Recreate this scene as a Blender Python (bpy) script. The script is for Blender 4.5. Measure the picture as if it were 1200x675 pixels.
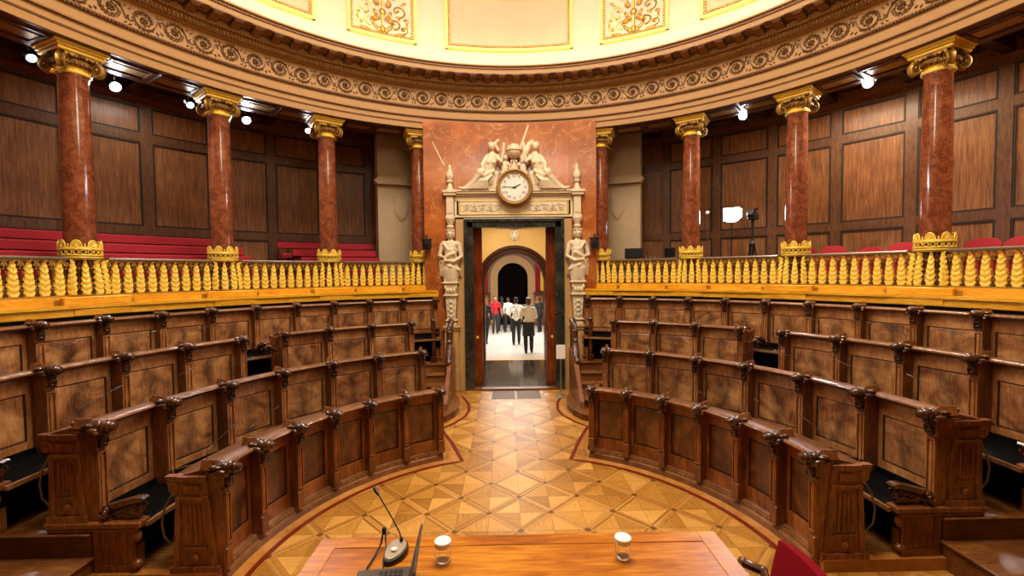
import bpy, math, random
from mathutils import Matrix, Vector, noise
R_ = math.radians
PI = math.pi
sin, cos = math.sin, math.cos
random.seed(7)
for o in list(bpy.data.objects):
    bpy.data.objects.remove(o)
scene = bpy.context.scene
COL = scene.collection

# ------------------------------------------------------------------ camera
EYE = 2.482
cam_d = bpy.data.cameras.new('camera')
cam_d.sensor_width = 36.0
cam_d.lens = 516.15 / 1200 * 36
cam_d.clip_start = 0.05
cam = bpy.data.objects.new('camera', cam_d)
COL.objects.link(cam)
def cam_matrix(yaw, pitch, roll):
    Rz = Matrix.Rotation(yaw, 3, 'Z')
    Rx = Matrix.Rotation(pitch, 3, 'X')
    Ry = Matrix.Rotation(roll, 3, 'Y')
    M = Rz @ Rx @ Ry
    r, f, u = M.col[0], M.col[1], M.col[2]
    out = Matrix(((r[0], u[0], -f[0], 0), (r[1], u[1], -f[1], 0), (r[2], u[2], -f[2], 0), (0, 0, 0, 1)))
    return out
cam.matrix_world = Matrix.Translation((-0.130, -3.566, EYE)) @ cam_matrix(-0.0158, -0.0354, 0.0101)
scene.camera = cam

# ------------------------------------------------------------------ world, lights, exposure
w = bpy.data.worlds.new('world')
scene.world = w
w.use_nodes = True
w.node_tree.nodes['Background'].inputs[0].default_value = (1.0, 0.78, 0.55, 1)
w.node_tree.nodes['Background'].inputs[1].default_value = 0.02
scene.view_settings.view_transform = 'Standard'
scene.view_settings.look = 'None'
scene.view_settings.gamma = 1
scene.view_settings.use_curve_mapping = False
scene.view_settings.exposure = 0.0

def light(name, kind, loc, energy, color, rot=(0, 0, 0), **kw):
    d = bpy.data.lights.new(name, kind)
    d.energy = energy
    d.color = color
    for k, v in kw.items():
        setattr(d, k, v)
    o = bpy.data.objects.new(name, d)
    o.location = loc
    o.rotation_euler = rot
    COL.objects.link(o)
    return o
# skylight in the dome and an unseen point fill added low in the hall
light('dome_light', 'AREA', (0, 0.3, 9.9), 1020, (1.0, 0.88, 0.73), shape='DISK', size=4.2)
light('hall_fill', 'POINT', (0, -0.6, 6.2), 150, (1.0, 0.87, 0.68), shadow_soft_size=0.5)
# lobby beyond the doorway
light('lobby_light', 'AREA', (0.3, 15.0, 4.6), 1000, (1.0, 0.96, 0.90), shape='RECTANGLE', size=4.5, size_y=9.0)
light('passage_light', 'AREA', (0.0, 7.2, 3.95), 60, (1.0, 0.86, 0.6), shape='RECTANGLE', size=1.2, size_y=0.8)
# unseen area fills added to brighten the gallery walls, warmer on the armchair side
light('gallery_fill', 'AREA', (5.65, 3.95, 5.7), 170, (1.0, 0.76, 0.5), shape='DISK', size=1.5)
light('gallery_fill', 'AREA', (6.75, 1.1, 5.7), 170, (1.0, 0.76, 0.5), shape='DISK', size=1.5)
light('gallery_fill', 'AREA', (-6.3, 4.2, 5.7), 22, (1.0, 0.85, 0.7), shape='DISK', size=0.7)
light('gallery_fill', 'AREA', (-7.35, 1.2, 5.7), 28, (1.0, 0.85, 0.7), shape='DISK', size=0.7)

# ------------------------------------------------------------------ colour and materials
def lin(h):
    h = h.lstrip('#')
    c = [int(h[i:i + 2], 16) / 255 for i in (0, 2, 4)]
    return tuple(x / 12.92 if x <= 0.04045 else ((x + 0.055) / 1.055) ** 2.4 for x in c) + (1,)

class NT:
    def __init__(s, name):
        s.m = bpy.data.materials.new(name)
        s.m.use_nodes = True
        s.t = s.m.node_tree
        s.b = s.t.nodes['Principled BSDF']
    def n(s, kind, **kw):
        nd = s.t.nodes.new(kind)
        for k, v in kw.items():
            setattr(nd, k, v)
        return nd
    def put(s, sock, v):
        if hasattr(v, 'bl_idname') or isinstance(v, bpy.types.NodeSocket):
            s.t.links.new(v, sock)
        else:
            sock.default_value = v
    def m_(s, op, a, b=None, c=None):
        nd = s.n('ShaderNodeMath', operation=op)
        s.put(nd.inputs[0], a)
        if b is not None: s.put(nd.inputs[1], b)
        if c is not None: s.put(nd.inputs[2], c)
        return nd.outputs[0]
    def v_(s, op, a, b=None):
        nd = s.n('ShaderNodeVectorMath', operation=op)
        s.put(nd.inputs[0], a)
        if b is not None: s.put(nd.inputs[1], b)
        return nd.outputs[0]
    def coords(s, rnd=True):
        tc = s.n('ShaderNodeTexCoord').outputs['Object']
        if rnd:
            oi = s.n('ShaderNodeObjectInfo').outputs['Random']
            k = s.m_('MULTIPLY', oi, 37.0)
            cb = s.n('ShaderNodeCombineXYZ')
            s.put(cb.inputs[0], k); s.put(cb.inputs[1], k); s.put(cb.inputs[2], k)
            tc = s.v_('ADD', tc, cb.outputs[0])
        return tc
    def noise(s, vec, scale, detail=4, rough=0.55, dist=0.0, sc=None):
        if sc is not None:
            mp = s.n('ShaderNodeMapping')
            mp.inputs['Scale'].default_value = sc
            s.put(mp.inputs[0], vec)
            vec = mp.outputs[0]
        nd = s.n('ShaderNodeTexNoise')
        s.put(nd.inputs['Vector'], vec)
        nd.inputs['Scale'].default_value = scale
        nd.inputs['Detail'].default_value = detail
        nd.inputs['Roughness'].default_value = rough
        nd.inputs['Distortion'].default_value = dist
        return nd.outputs['Fac']
    def ramp(s, fac, stops):
        nd = s.n('ShaderNodeValToRGB')
        el = nd.color_ramp.elements
        while len(el) < len(stops): el.new(0.5)
        for e, (p, c) in zip(el, stops):
            e.position = p
            e.color = lin(c) if isinstance(c, str) else c
        s.put(nd.inputs[0], fac)
        return nd.outputs[0]
    def mix(s, fac, a, b, mode='MIX'):
        nd = s.n('ShaderNodeMix', data_type='RGBA', blend_type=mode)
        s.put(nd.inputs[0], fac)
        s.put(nd.inputs[6], lin(a) if isinstance(a, str) else a)
        s.put(nd.inputs[7], lin(b) if isinstance(b, str) else b)
        return nd.outputs[2]
    def done(s, color, rough=0.4, metal=0.0, bump=None, bs=0.2, coat=0.0, spec=0.5, bd=0.01):
        s.put(s.b.inputs['Base Color'], lin(color) if isinstance(color, str) else color)
        s.put(s.b.inputs['Roughness'], rough)
        s.b.inputs['Metallic'].default_value = metal
        s.b.inputs['Coat Weight'].default_value = coat
        s.b.inputs['Coat Roughness'].default_value = 0.15
        s.b.inputs['Specular IOR Level'].default_value = spec
        if bump is not None:
            bp = s.n('ShaderNodeBump')
            bp.inputs['Strength'].default_value = bs
            bp.inputs['Distance'].default_value = bd
            s.put(bp.inputs['Height'], bump)
            s.put(s.b.inputs['Normal'], bp.outputs[0])
        return s.m

def wood(name, dark, mid, light_, rough=0.33, grain=(18, 18, 1.6), blotch=2.2, bl=0.55, coat=0.25):
    s = NT(name)
    v = s.coords()
    g = s.noise(v, 3.0, 6, 0.6, 0.6, sc=grain)
    b = s.noise(v, blotch, 3, 0.5, 1.2)
    f = s.m_('ADD', s.m_('MULTIPLY', g, 1 - bl), s.m_('MULTIPLY', b, bl))
    c = s.ramp(f, [(0.34, dark), (0.5, mid), (0.64, light_)])
    r = s.m_('ADD', s.m_('MULTIPLY', g, 0.2), rough - 0.1)
    return s.done(c, r, 0, g, 0.12, coat, 0.35, 0.004)

def flat(name, c, rough=0.5, metal=0.0, var=0.12, scale=6.0, bump=0.0, coat=0.0, spec=0.5):
    s = NT(name)
    v = s.coords(False)
    n = s.noise(v, scale, 4)
    k = s.m_('ADD', s.m_('MULTIPLY', n, 2 * var), 1 - var)
    cb = s.n('ShaderNodeCombineColor')
    for i in range(3): s.put(cb.inputs[i], k)
    c2 = s.mix(1.0, c, cb.outputs[0], 'MULTIPLY')
    return s.done(c2, rough, metal, n if bump else None, bump, coat, spec)

def marble(name, stops, vein, rough=0.18, scale=1.4, vscale=1.2, vw=0.03, vmix=0.8, speck=0.0, bricks=None, coat=0.3):
    s = NT(name)
    v = s.coords(False)
    n = s.noise(v, scale, 8, 0.62, 0.8)
    c = s.ramp(n, stops)
    if bricks:
        br = s.n('ShaderNodeTexBrick')
        sx = s.n('ShaderNodeSeparateXYZ'); s.put(sx.inputs[0], v)
        cx = s.n('ShaderNodeCombineXYZ'); s.put(cx.inputs[0], sx.outputs[0]); s.put(cx.inputs[1], sx.outputs[2])
        s.put(br.inputs['Vector'], cx.outputs[0])
        br.offset = 0.0
        br.inputs['Scale'].default_value = 1.0
        br.inputs['Mortar Size'].default_value = 0.004
        br.inputs['Brick Width'].default_value = bricks[0]
        br.inputs['Row Height'].default_value = bricks[1]
        br.inputs['Color1'].default_value = (0.82, 0.78, 0.78, 1)
        br.inputs['Color2'].default_value = (1.12, 1.05, 1.0, 1)
        br.inputs['Mortar'].default_value = (0.6, 0.5, 0.45, 1)
        c = s.mix(1.0, c, br.outputs['Color'], 'MULTIPLY')
    vn = s.noise(v, vscale, 6, 0.6, 1.6)
    d = s.m_('ABSOLUTE', s.m_('SUBTRACT', vn, 0.5))
    vm = s.m_('MULTIPLY', s.m_('SUBTRACT', 1.0, s.m_('MINIMUM', s.m_('DIVIDE', d, vw), 1.0)), vmix)
    c = s.mix(vm, c, vein)
    if speck:
        sp = s.noise(v, 60, 2, 0.5)
        c = s.mix(s.m_('MULTIPLY', s.m_('GREATER_THAN', sp, 0.58), speck), c, vein)
    return s.done(c, rough, 0, None, coat=coat)

MAT = {}
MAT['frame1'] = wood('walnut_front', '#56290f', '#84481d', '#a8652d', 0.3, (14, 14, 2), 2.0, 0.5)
MAT['frame2'] = wood('walnut_frame', '#704222', '#9a6439', '#bb8653', 0.24, (9, 9, 3), 1.8, 0.55)
def figured(name, dark, mid, light_, smudge, amount, rough):
    s = NT(name)
    v = s.coords()
    g = s.noise(v, 3.0, 6, 0.62, 0.9, sc=(16, 16, 2.2))
    b = s.noise(v, 2.6, 3, 0.55, 1.6)
    c = s.ramp(s.m_('ADD', s.m_('MULTIPLY', g, 0.30), s.m_('MULTIPLY', b, 0.70)), [(0.36, dark), (0.5, mid), (0.64, light_)])
    ge = s.n('ShaderNodeTexCoord').outputs['Generated']
    sp = s.n('ShaderNodeSeparateXYZ'); s.put(sp.inputs[0], ge)
    w1 = s.noise(v, 3.2, 3, 0.5, 0.8)
    dx = s.m_('ABSOLUTE', s.m_('SUBTRACT', s.m_('ADD', sp.outputs[0], s.m_('MULTIPLY', s.m_('SUBTRACT', w1, 0.5), 0.7)), 0.5))
    f = s.m_('SUBTRACT', 1.0, s.m_('MINIMUM', s.m_('MULTIPLY', dx, 4.2), 1.0))
    f = s.m_('MULTIPLY', f, s.m_('MULTIPLY', s.noise(v, 3.6, 2, 0.5, 0.8), 1.6 * amount))
    c = s.mix(s.m_('MINIMUM', f, 1.0), c, smudge)
    return s.done(c, s.m_('ADD', s.m_('MULTIPLY', g, 0.2), rough - 0.1), 0, g, 0.08, 0.35, 0.4, 0.003)
MAT['field2'] = figured('walnut_burl_panel', '#633a22', '#9a653c', '#bf8b56', '#3e261b', 0.8, 0.25)
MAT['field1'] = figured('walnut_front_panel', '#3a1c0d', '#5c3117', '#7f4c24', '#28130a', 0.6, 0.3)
MAT['groove'] = flat('dark_groove', '#1d0e07', 0.6)
MAT['post'] = wood('walnut_post', '#43210e', '#713f1c', '#965a2a', 0.32, (16, 16, 2), 2.0, 0.4)
MAT['carved'] = wood('carved_walnut', '#241008', '#40200f', '#643a1c', 0.24, (12, 12, 12), 3.0, 0.5, 0.5)
MAT['rail'] = wood('polished_walnut_rail', '#5f3a22', '#7a5033', '#936644', 0.2, (4, 4, 4), 1.0, 0.5, 0.6)
MAT['ledge'] = wood('desk_ledge', '#4b2a14', '#643c20', '#7a4d2a', 0.34, (4, 4, 4), 1.2, 0.5, 0.1)
MAT['step'] = wood('step_oak', '#49270c', '#6f421b', '#8d5f2c', 0.42, (3, 22, 22), 1.5, 0.45, 0.0)
MAT['sill'] = wood('honey_oak_sill', '#c48416', '#dfa023', '#eeb83c', 0.33, (3, 3, 14), 1.5, 0.4, 0.2)
MAT['gallerywood'] = wood('gallery_panel_oak', '#58361f', '#7d5030', '#96673f', 0.4, (12, 12, 0.8), 1.2, 0.25, 0.1)
MAT['gallerytrim'] = wood('gallery_trim_walnut', '#4a2d1a', '#5f3d26', '#6e4a30', 0.38, (9, 9, 2), 0.8, 0.2, 0.1)
MAT['ceilwood'] = wood('gallery_ceiling_wood', '#1d100a', '#2e1a10', '#3d2316', 0.45, (3, 12, 3), 1.2, 0.4, 0.1)
MAT['soffit'] = wood('soffit_brown', '#3b1e11', '#54301c', '#6a4026', 0.4, (5, 5, 5), 1.5, 0.4, 0.1)
MAT['table'] = wood('table_mahogany', '#743a05', '#a05a0c', '#bd7d1e', 0.34, (1.6, 16, 16), 1.3, 0.45, 0.0)
MAT['doorwood'] = wood('door_walnut', '#42170a', '#6e2c10', '#8f441a', 0.25, (14, 14, 1.0), 1.6, 0.4, 0.4)
MAT['leather'] = flat('black_leather', '#030202', 0.8, 0, 0.2, 9, spec=0.08)
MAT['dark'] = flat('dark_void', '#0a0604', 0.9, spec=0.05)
MAT['fascia'] = flat('ochre_plaster', '#a37636', 0.5, 0, 0.08, 2.5)
MAT['orn'] = flat('bronze_ornament', '#664526', 0.42, 0.25, 0.3, 14)
MAT['orn2'] = flat('tan_ornament', '#855a2e', 0.45, 0.1, 0.25, 12)
MAT['plaster'] = flat('cream_plaster', '#d0c1a8', 0.6, 0, 0.04, 1.5)
MAT['fresco'] = flat('cream_silk_panel', '#c2ae90', 0.7, 0, 0.16, 2.0)
MAT['gold'] = flat('gilding', '#f0cc50', 0.38, 0.15, 0.15, 9)
MAT['golddark'] = flat('aged_gilding', '#a8853a', 0.34, 0.6, 0.45, 12)
MAT['spindle'] = flat('aged_bronze', '#5f3a14', 0.35, 0.5, 0.3, 30)
MAT['railmetal'] = flat('grey_brown_handrail', '#7d6a58', 0.28, 0.2, 0.15, 4)
MAT['ivory'] = flat('carved_limestone', '#d9c8a8', 0.55, 0, 0.12, 7, 0.15)
MAT['stone'] = flat('beige_stone', '#bb935c', 0.5, 0, 0.1, 3)
MAT['pier'] = flat('grey_sandstone', '#b09877', 0.75, 0, 0.15, 5, 0.15)
MAT['silk'] = flat('red_velvet', '#a00d24', 0.75, 0, 0.12, 5)
MAT['ringstone'] = flat('brown_ring_stone', '#96714c', 0.5)
MAT['velvet'] = flat('dark_red_velvet', '#6a0210', 0.95, 0, 0.2, 5, spec=0.1)
MAT['black'] = flat('black_plastic', '#0d0d0f', 0.4)
MAT['grey'] = flat('grey_plastic', '#57524c', 0.4)
MAT['laptop'] = flat('graphite_metal', '#5d5148', 0.32, 0.6)
MAT['white'] = flat('white_paper', '#e9e4d8', 0.6, 0, 0.03)
MAT['steel'] = flat('brushed_steel', '#b0a898', 0.3, 0.8)
MAT['redmarble'] = marble('red_column_marble', [(0.3, '#522512'), (0.5, '#783b20'), (0.7, '#96583a')], '#b88468', 0.12, 6.0, 3.0, 0.008, 0.3, 0.22)
MAT['wallmarble'] = marble('orange_wall_marble', [(0.3, '#864618'), (0.5, '#a45a24'), (0.68, '#b8763a')], '#d8ac78', 0.24, 1.6, 1.5, 0.012, 0.6, 0, (0.62, 0.62))
MAT['blackmarble'] = marble('green_black_marble', [(0.3, '#151814'), (0.55, '#2a2e27'), (0.75, '#46483d')], '#6c6a5c', 0.16, 3.0, 2.0, 0.01, 0.5)
MAT['floormarble'] = marble('dark_lobby_marble', [(0.3, '#1e1712'), (0.55, '#3b2f25'), (0.75, '#5c4b3b')], '#8a7a66', 0.12, 2.5, 1.4, 0.008, 0.5, coat=0.0)
MAT['lobbyfloor'] = flat('pale_lobby_floor', '#d8d4cc', 0.25, 0, 0.15, 2)
MAT['lobbywall'] = flat('warm_lobby_wall', '#e6c27c', 0.6, 0, 0.06, 1.5)
MAT['lobbystone'] = flat('lobby_stone', '#8f6f48', 0.6, 0, 0.2, 3)
MAT['archwood'] = flat('dark_arch', '#3c1c12', 0.35, 0, 0.25, 6)
def glow(name, c, e):
    s = NT(name)
    s.b.inputs['Base Color'].default_value = lin(c)
    s.b.inputs['Emission Color'].default_value = lin(c)
    s.b.inputs['Emission Strength'].default_value = e
    return s.m
MAT['spot'] = glow('spot_lens', '#e8f2ff', 60)
MAT['spotdim'] = glow('dim_spot_lens', '#e8f2ff', 9)
MAT['ledpanel'] = glow('led_panel', '#eef4ff', 22)
MAT['cove'] = glow('cove_lamp', '#ffe2b4', 22)

# parquet: a diagonal lattice of planks with small dark squares at the nodes and four triangles in each cell
def parquet():
    s = NT('star_parquet')
    v = s.coords(False)
    sp = s.n('ShaderNodeSeparateXYZ'); s.put(sp.inputs[0], v)
    x, y = sp.outputs[0], sp.outputs[1]
    x = s.m_('SUBTRACT', x, 0.0); y = s.m_('SUBTRACT', y, 0.9 - 0.32 + 0.0)
    L = 0.4525
    k = 0.70710678 / L
    a = s.m_('MULTIPLY', s.m_('ADD', x, y), k)
    b = s.m_('MULTIPLY', s.m_('SUBTRACT', x, y), k)
    ia, ib = s.m_('FLOOR', a), s.m_('FLOOR', b)
    fa, fb = s.m_('SUBTRACT', a, ia), s.m_('SUBTRACT', b, ib)
    da = s.m_('MINIMUM', fa, s.m_('SUBTRACT', 1.0, fa))
    db = s.m_('MINIMUM', fb, s.m_('SUBTRACT', 1.0, fb))
    dmin, dmax = s.m_('MINIMUM', da, db), s.m_('MAXIMUM', da, db)
    band = s.m_('LESS_THAN', dmin, 0.10)
    node = s.m_('LESS_THAN', dmax, 0.06)
    # quadrants of a cell, split along world x and y
    qx = s.m_('GREATER_THAN', s.m_('ADD', fa, fb), 1.0)
    qy = s.m_('GREATER_THAN', fa, fb)
    idn = s.n('ShaderNodeCombineXYZ')
    s.put(idn.inputs[0], s.m_('ADD', ia, s.m_('MULTIPLY', qx, 0.37)))
    s.put(idn.inputs[1], s.m_('ADD', ib, s.m_('MULTIPLY', qy, 0.53)))
    wn = s.n('ShaderNodeTexWhiteNoise', noise_dimensions='3D'); s.put(wn.inputs[0], idn.outputs[0])
    rnd = wn.outputs['Value']
    g1 = s.noise(v, 4.0, 5, 0.6, 0.4, sc=(14, 1.6, 1))
    g2 = s.noise(v, 4.0, 5, 0.6, 0.4, sc=(1.6, 14, 1))
    mp = s.n('ShaderNodeMapping'); mp.inputs['Rotation'].default_value = (0, 0, R_(45)); s.put(mp.inputs[0], v)
    g3 = s.noise(mp.outputs[0], 4.0, 5, 0.6, 0.4, sc=(14, 1.6, 1))
    g4 = s.noise(mp.outputs[0], 4.0, 5, 0.6, 0.4, sc=(1.6, 14, 1))
    isx = s.m_('ABSOLUTE', s.m_('SUBTRACT', qx, qy))
    gq = s.m_('ADD', s.m_('MULTIPLY', g1, isx), s.m_('MULTIPLY', g2, s.m_('SUBTRACT', 1.0, isx)))
    which = s.m_('LESS_THAN', da, db)
    gb = s.m_('ADD', s.m_('MULTIPLY', g3, which), s.m_('MULTIPLY', g4, s.m_('SUBTRACT', 1.0, which)))
    f = s.m_('ADD', s.m_('MULTIPLY', gq, 0.55), s.m_('MULTIPLY', rnd, 0.42))
    tri = s.ramp(f, [(0.25, '#8a5a20'), (0.5, '#b07c34'), (0.75, '#cb984e')])
    bw = s.n('ShaderNodeCombineXYZ'); s.put(bw.inputs[0], ia); s.put(bw.inputs[1], ib); s.put(bw.inputs[2], s.m_('ADD', which, s.m_('FLOOR', s.m_('MULTIPLY', dmin, 20.0))))
    wb = s.n('ShaderNodeTexWhiteNoise', noise_dimensions='3D'); s.put(wb.inputs[0], bw.outputs[0])
    bnd = s.ramp(s.m_('ADD', s.m_('MULTIPLY', gb, 0.5), s.m_('MULTIPLY', wb.outputs['Value'], 0.45)), [(0.25, '#87581f'), (0.5, '#a87430'), (0.75, '#bb8a46')])
    c = s.mix(band, tri, bnd)
    # thin joints
    def line(d, w_):
        return s.m_('LESS_THAN', d, w_)
    jq = s.m_('MINIMUM', s.m_('ABSOLUTE', s.m_('SUBTRACT', s.m_('ADD', fa, fb), 1.0)), s.m_('ABSOLUTE', s.m_('SUBTRACT', fa, fb)))
    j = s.m_('MULTIPLY', line(jq, 0.014), s.m_('SUBTRACT', 1.0, band))
    jb = line(s.m_('ABSOLUTE', s.m_('SUBTRACT', dmin, 0.10)), 0.006)
    jb2 = line(dmin, 0.004)
    j = s.m_('MINIMUM', s.m_('ADD', j, s.m_('ADD', jb, jb2)), 1.0)
    c = s.mix(s.m_('MULTIPLY', j, 0.36), c, '#4a2a10')
    c = s.mix(s.m_('MULTIPLY', node, 0.75), c, '#4b2c14')
    n = s.noise(v, 1.2, 3)
    r = s.m_('ADD', s.m_('MULTIPLY', n, 0.16), 0.27)
    return s.done(c, r, 0, gq, 0.05, 0.0, 0.32, 0.003)
MAT['parquet'] = parquet()
def planks():
    s = NT('tier_planks')
    v = s.coords(False)
    g = s.noise(v, 3.0, 5, 0.6, 0.4, sc=(2, 30, 1))
    c = s.ramp(g, [(0.3, '#3e240e'), (0.5, '#7a4f22'), (0.7, '#a37437')])
    return s.done(c, 0.4, 0, g, 0.1)
MAT['planks'] = planks()
MAT['inlay'] = flat('red_brown_inlay', '#6b2008', 0.3, 0, 0.2, 8)
MAT['border'] = wood('orange_border', '#8a5420', '#a86e30', '#bb8442', 0.32, (3, 3, 3), 1.0, 0.5, 0.05)

# ------------------------------------------------------------------ mesh builder
def P(th, R, z=0.0):
    a = R_(th)
    return Vector((R * sin(a), R * cos(a), z))
def polar_matrix(th, R, z=0.0):
    """local +x tangential, +y outward, z up, origin on the circle"""
    return Matrix.Translation(P(th, R, z)) @ Matrix.Rotation(-R_(th), 4, 'Z')

WARP = False
class MB:
    def __init__(s):
        s.v = []; s.f = []
    def add(s, vs, fs, M=None):
        k = len(s.v)
        if M is None: s.v += [tuple(p) for p in vs]
        else: s.v += [tuple(M @ Vector(p)) for p in vs]
        s.f += [tuple(i + k for i in f) for f in fs]
        return s
    def merge(s, o, M=None):
        return s.add(o.v, o.f, M)
    def box(s, x0, x1, y0, y1, z0, z1, M=None, c=0.0):
        if c:
            pr = [(x0 + c, y0), (x1 - c, y0), (x1, y0 + c), (x1, y1 - c), (x1 - c, y1), (x0 + c, y1), (x0, y1 - c), (x0, y0 + c)]
            n = 8
            vs = [((x0 + x1) / 2 + (p[0] - (x0 + x1) / 2) * k, (y0 + y1) / 2 + (p[1] - (y0 + y1) / 2) * k2, z) for z, k, k2 in
                  ((z0, 1 - 2 * c / (x1 - x0), 1 - 2 * c / (y1 - y0)), (z0 + c, 1, 1), (z1 - c, 1, 1), (z1, 1 - 2 * c / (x1 - x0), 1 - 2 * c / (y1 - y0))) for p in pr]
            fs = [tuple(range(n - 1, -1, -1)), tuple(range(3 * n, 4 * n))]
            for l in range(3):
                for i in range(n):
                    j = (i + 1) % n
                    fs.append((l * n + i, l * n + j, (l + 1) * n + j, (l + 1) * n + i))
            return s.add(vs, fs, M)
        vs = [(x0, y0, z0), (x1, y0, z0), (x1, y1, z0), (x0, y1, z0), (x0, y0, z1), (x1, y0, z1), (x1, y1, z1), (x0, y1, z1)]
        fs = [(3, 2, 1, 0), (4, 5, 6, 7), (0, 1, 5, 4), (1, 2, 6, 5), (2, 3, 7, 6), (3, 0, 4, 7)]
        return s.add(vs, fs, M)
    def lathe(s, prof, n=20, M=None, cap=True):
        vs = []; fs = []
        for r, z in prof:
            for i in range(n):
                a = 2 * PI * i / n
                vs.append((r * cos(a), r * sin(a), z))
        for k in range(len(prof) - 1):
            for i in range(n):
                j = (i + 1) % n
                fs.append((k * n + i, k * n + j, (k + 1) * n + j, (k + 1) * n + i))
        if cap:
            fs.append(tuple(range(n - 1, -1, -1)))
            fs.append(tuple((len(prof) - 1) * n + i for i in range(n)))
        return s.add(vs, fs, M)
    def tube(s, pts, r, n=8, M=None, closed=False):
        pts = [Vector(p) for p in pts]
        rr = r if isinstance(r, (list, tuple)) else [r] * len(pts)
        vs = []; fs = []; m = len(pts)
        prev = None
        for i, p in enumerate(pts):
            if closed: t = pts[(i + 1) % m] - pts[i - 1]
            else: t = pts[min(i + 1, m - 1)] - pts[max(i - 1, 0)]
            if t.length < 1e-9: t = Vector((0, 0, 1))
            t.normalize()
            if prev is None:
                u = t.cross(Vector((0, 0, 1)))
                if u.length < 0.05: u = t.cross(Vector((0, 1, 0)))
            else:
                u = prev - t * prev.dot(t)
            u.normalize(); prev = u
            w_ = t.cross(u)
            for j in range(n):
                a = 2 * PI * j / n
                vs.append(p + (u * cos(a) + w_ * sin(a)) * rr[i])
        for i in range(m if closed else m - 1):
            i2 = (i + 1) % m
            for j in range(n):
                k = (j + 1) % n
                fs.append((i * n + j, i * n + k, i2 * n + k, i2 * n + j))
        if not closed:
            fs.append(tuple(range(n - 1, -1, -1)))
            fs.append(tuple((m - 1) * n + j for j in range(n)))
        return s.add(vs, fs, M)
    def arc(s, prof, a0, a1, n=None, M=None, full=False):
        """closed profile of (R, z), swept around the hall's centre from a0 to a1 degrees"""
        if n is None: n = max(2, int(abs(a1 - a0) / 1.6))
        m = len(prof)
        cnt = n if full else n + 1
        vs = []; fs = []
        for i in range(cnt):
            a = a0 + (a1 - a0) * i / n
            for R, z in prof: vs.append(P(a, R, z))
        for i in range(n):
            i2 = (i + 1) % cnt
            for j in range(m):
                k = (j + 1) % m
                fs.append((i * m + j, i * m + k, i2 * m + k, i2 * m + j))
        if not full:
            fs.append(tuple(range(m - 1, -1, -1)))
            fs.append(tuple(n * m + j for j in range(m)))
        return s.add(vs, fs, M)
    def prism(s, poly, d0, d1, M=None, axis='y'):
        """polygon in the x-z plane given depth along y (or other axis)"""
        n = len(poly)
        def q(p, d):
            if axis == 'y': return (p[0], d, p[1])
            if axis == 'x': return (d, p[0], p[1])
            return (p[0], p[1], d)
        vs = [q(p, d0) for p in poly] + [q(p, d1) for p in poly]
        fs = [tuple(range(n)), tuple(range(2 * n - 1, n - 1, -1))]
        for i in range(n):
            j = (i + 1) % n
            fs.append((i, i + n, j + n, j))
        return s.add(vs, fs, M)
    def ell(s, c, r, n=10, m=6, M=None, rot=None):
        vs = []; fs = []
        Rm = rot if rot is not None else Matrix.Identity(3)
        c = Vector(c)
        if not isinstance(r, (tuple, list)): r = (r, r, r)
        vs.append(c + Rm @ Vector((0, 0, -r[2])))
        for i in range(1, m):
            ph = -PI / 2 + PI * i / m
            for j in range(n):
                a = 2 * PI * j / n
                vs.append(c + Rm @ Vector((r[0] * cos(ph) * cos(a), r[1] * cos(ph) * sin(a), r[2] * sin(ph))))
        vs.append(c + Rm @ Vector((0, 0, r[2])))
        for j in range(n):
            k = (j + 1) % n
            fs.append((0, 1 + k, 1 + j))
            fs.append((len(vs) - 1, 1 + (m - 2) * n + j, 1 + (m - 2) * n + k))
            for i in range(m - 2):
                fs.append((1 + i * n + j, 1 + i * n + k, 1 + (i + 1) * n + k, 1 + (i + 1) * n + j))
        return s.add(vs, fs, M)
    def limb(s, pts, rr, n=10):
        """rounded tapered chain for sculpted bodies"""
        s.tube(pts, rr, n)
        for p, r in zip(pts, rr): s.ell(p, r, n, 6)
        return s
    def mesh(s, name, mat, smooth=True, angle=38):
        if WARP: s.v = [(x, y, 5.47 + (z - 5.47) * 0.93 if z > 5.47 else z) for x, y, z in s.v]
        me = bpy.data.meshes.new(name)
        me.from_pydata(s.v, [], s.f)
        me.materials.append(MAT[mat] if isinstance(mat, str) else mat)
        if smooth:
            me.polygons.foreach_set('use_smooth', [True] * len(me.polygons))
            me.set_sharp_from_angle(angle=R_(angle))
        me.update()
        return me
    def build(s, name, mat, parent=None, smooth=True, M=None, angle=38, bevel=0.0):
        o = bpy.data.objects.new(name, s.mesh(name, mat, smooth, angle))
        COL.objects.link(o)
        if parent is not None: o.parent = parent
        if M is not None: o.matrix_local = M
        if bevel:
            b = o.modifiers.new('edge', 'BEVEL'); b.width = bevel; b.segments = 2; b.limit_method = 'ANGLE'; b.angle_limit = R_(40)
        return o
    def sculpt(s, name, mat, parent=None, voxel=0.01, smooth=3, M=None):
        o = s.build(name, mat, parent, False, M)
        r = o.modifiers.new('merge', 'REMESH'); r.mode = 'VOXEL'; r.voxel_size = voxel; r.use_smooth_shade = True
        if smooth:
            q = o.modifiers.new('soften', 'SMOOTH'); q.iterations = smooth; q.factor = 0.5
        return o

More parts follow.
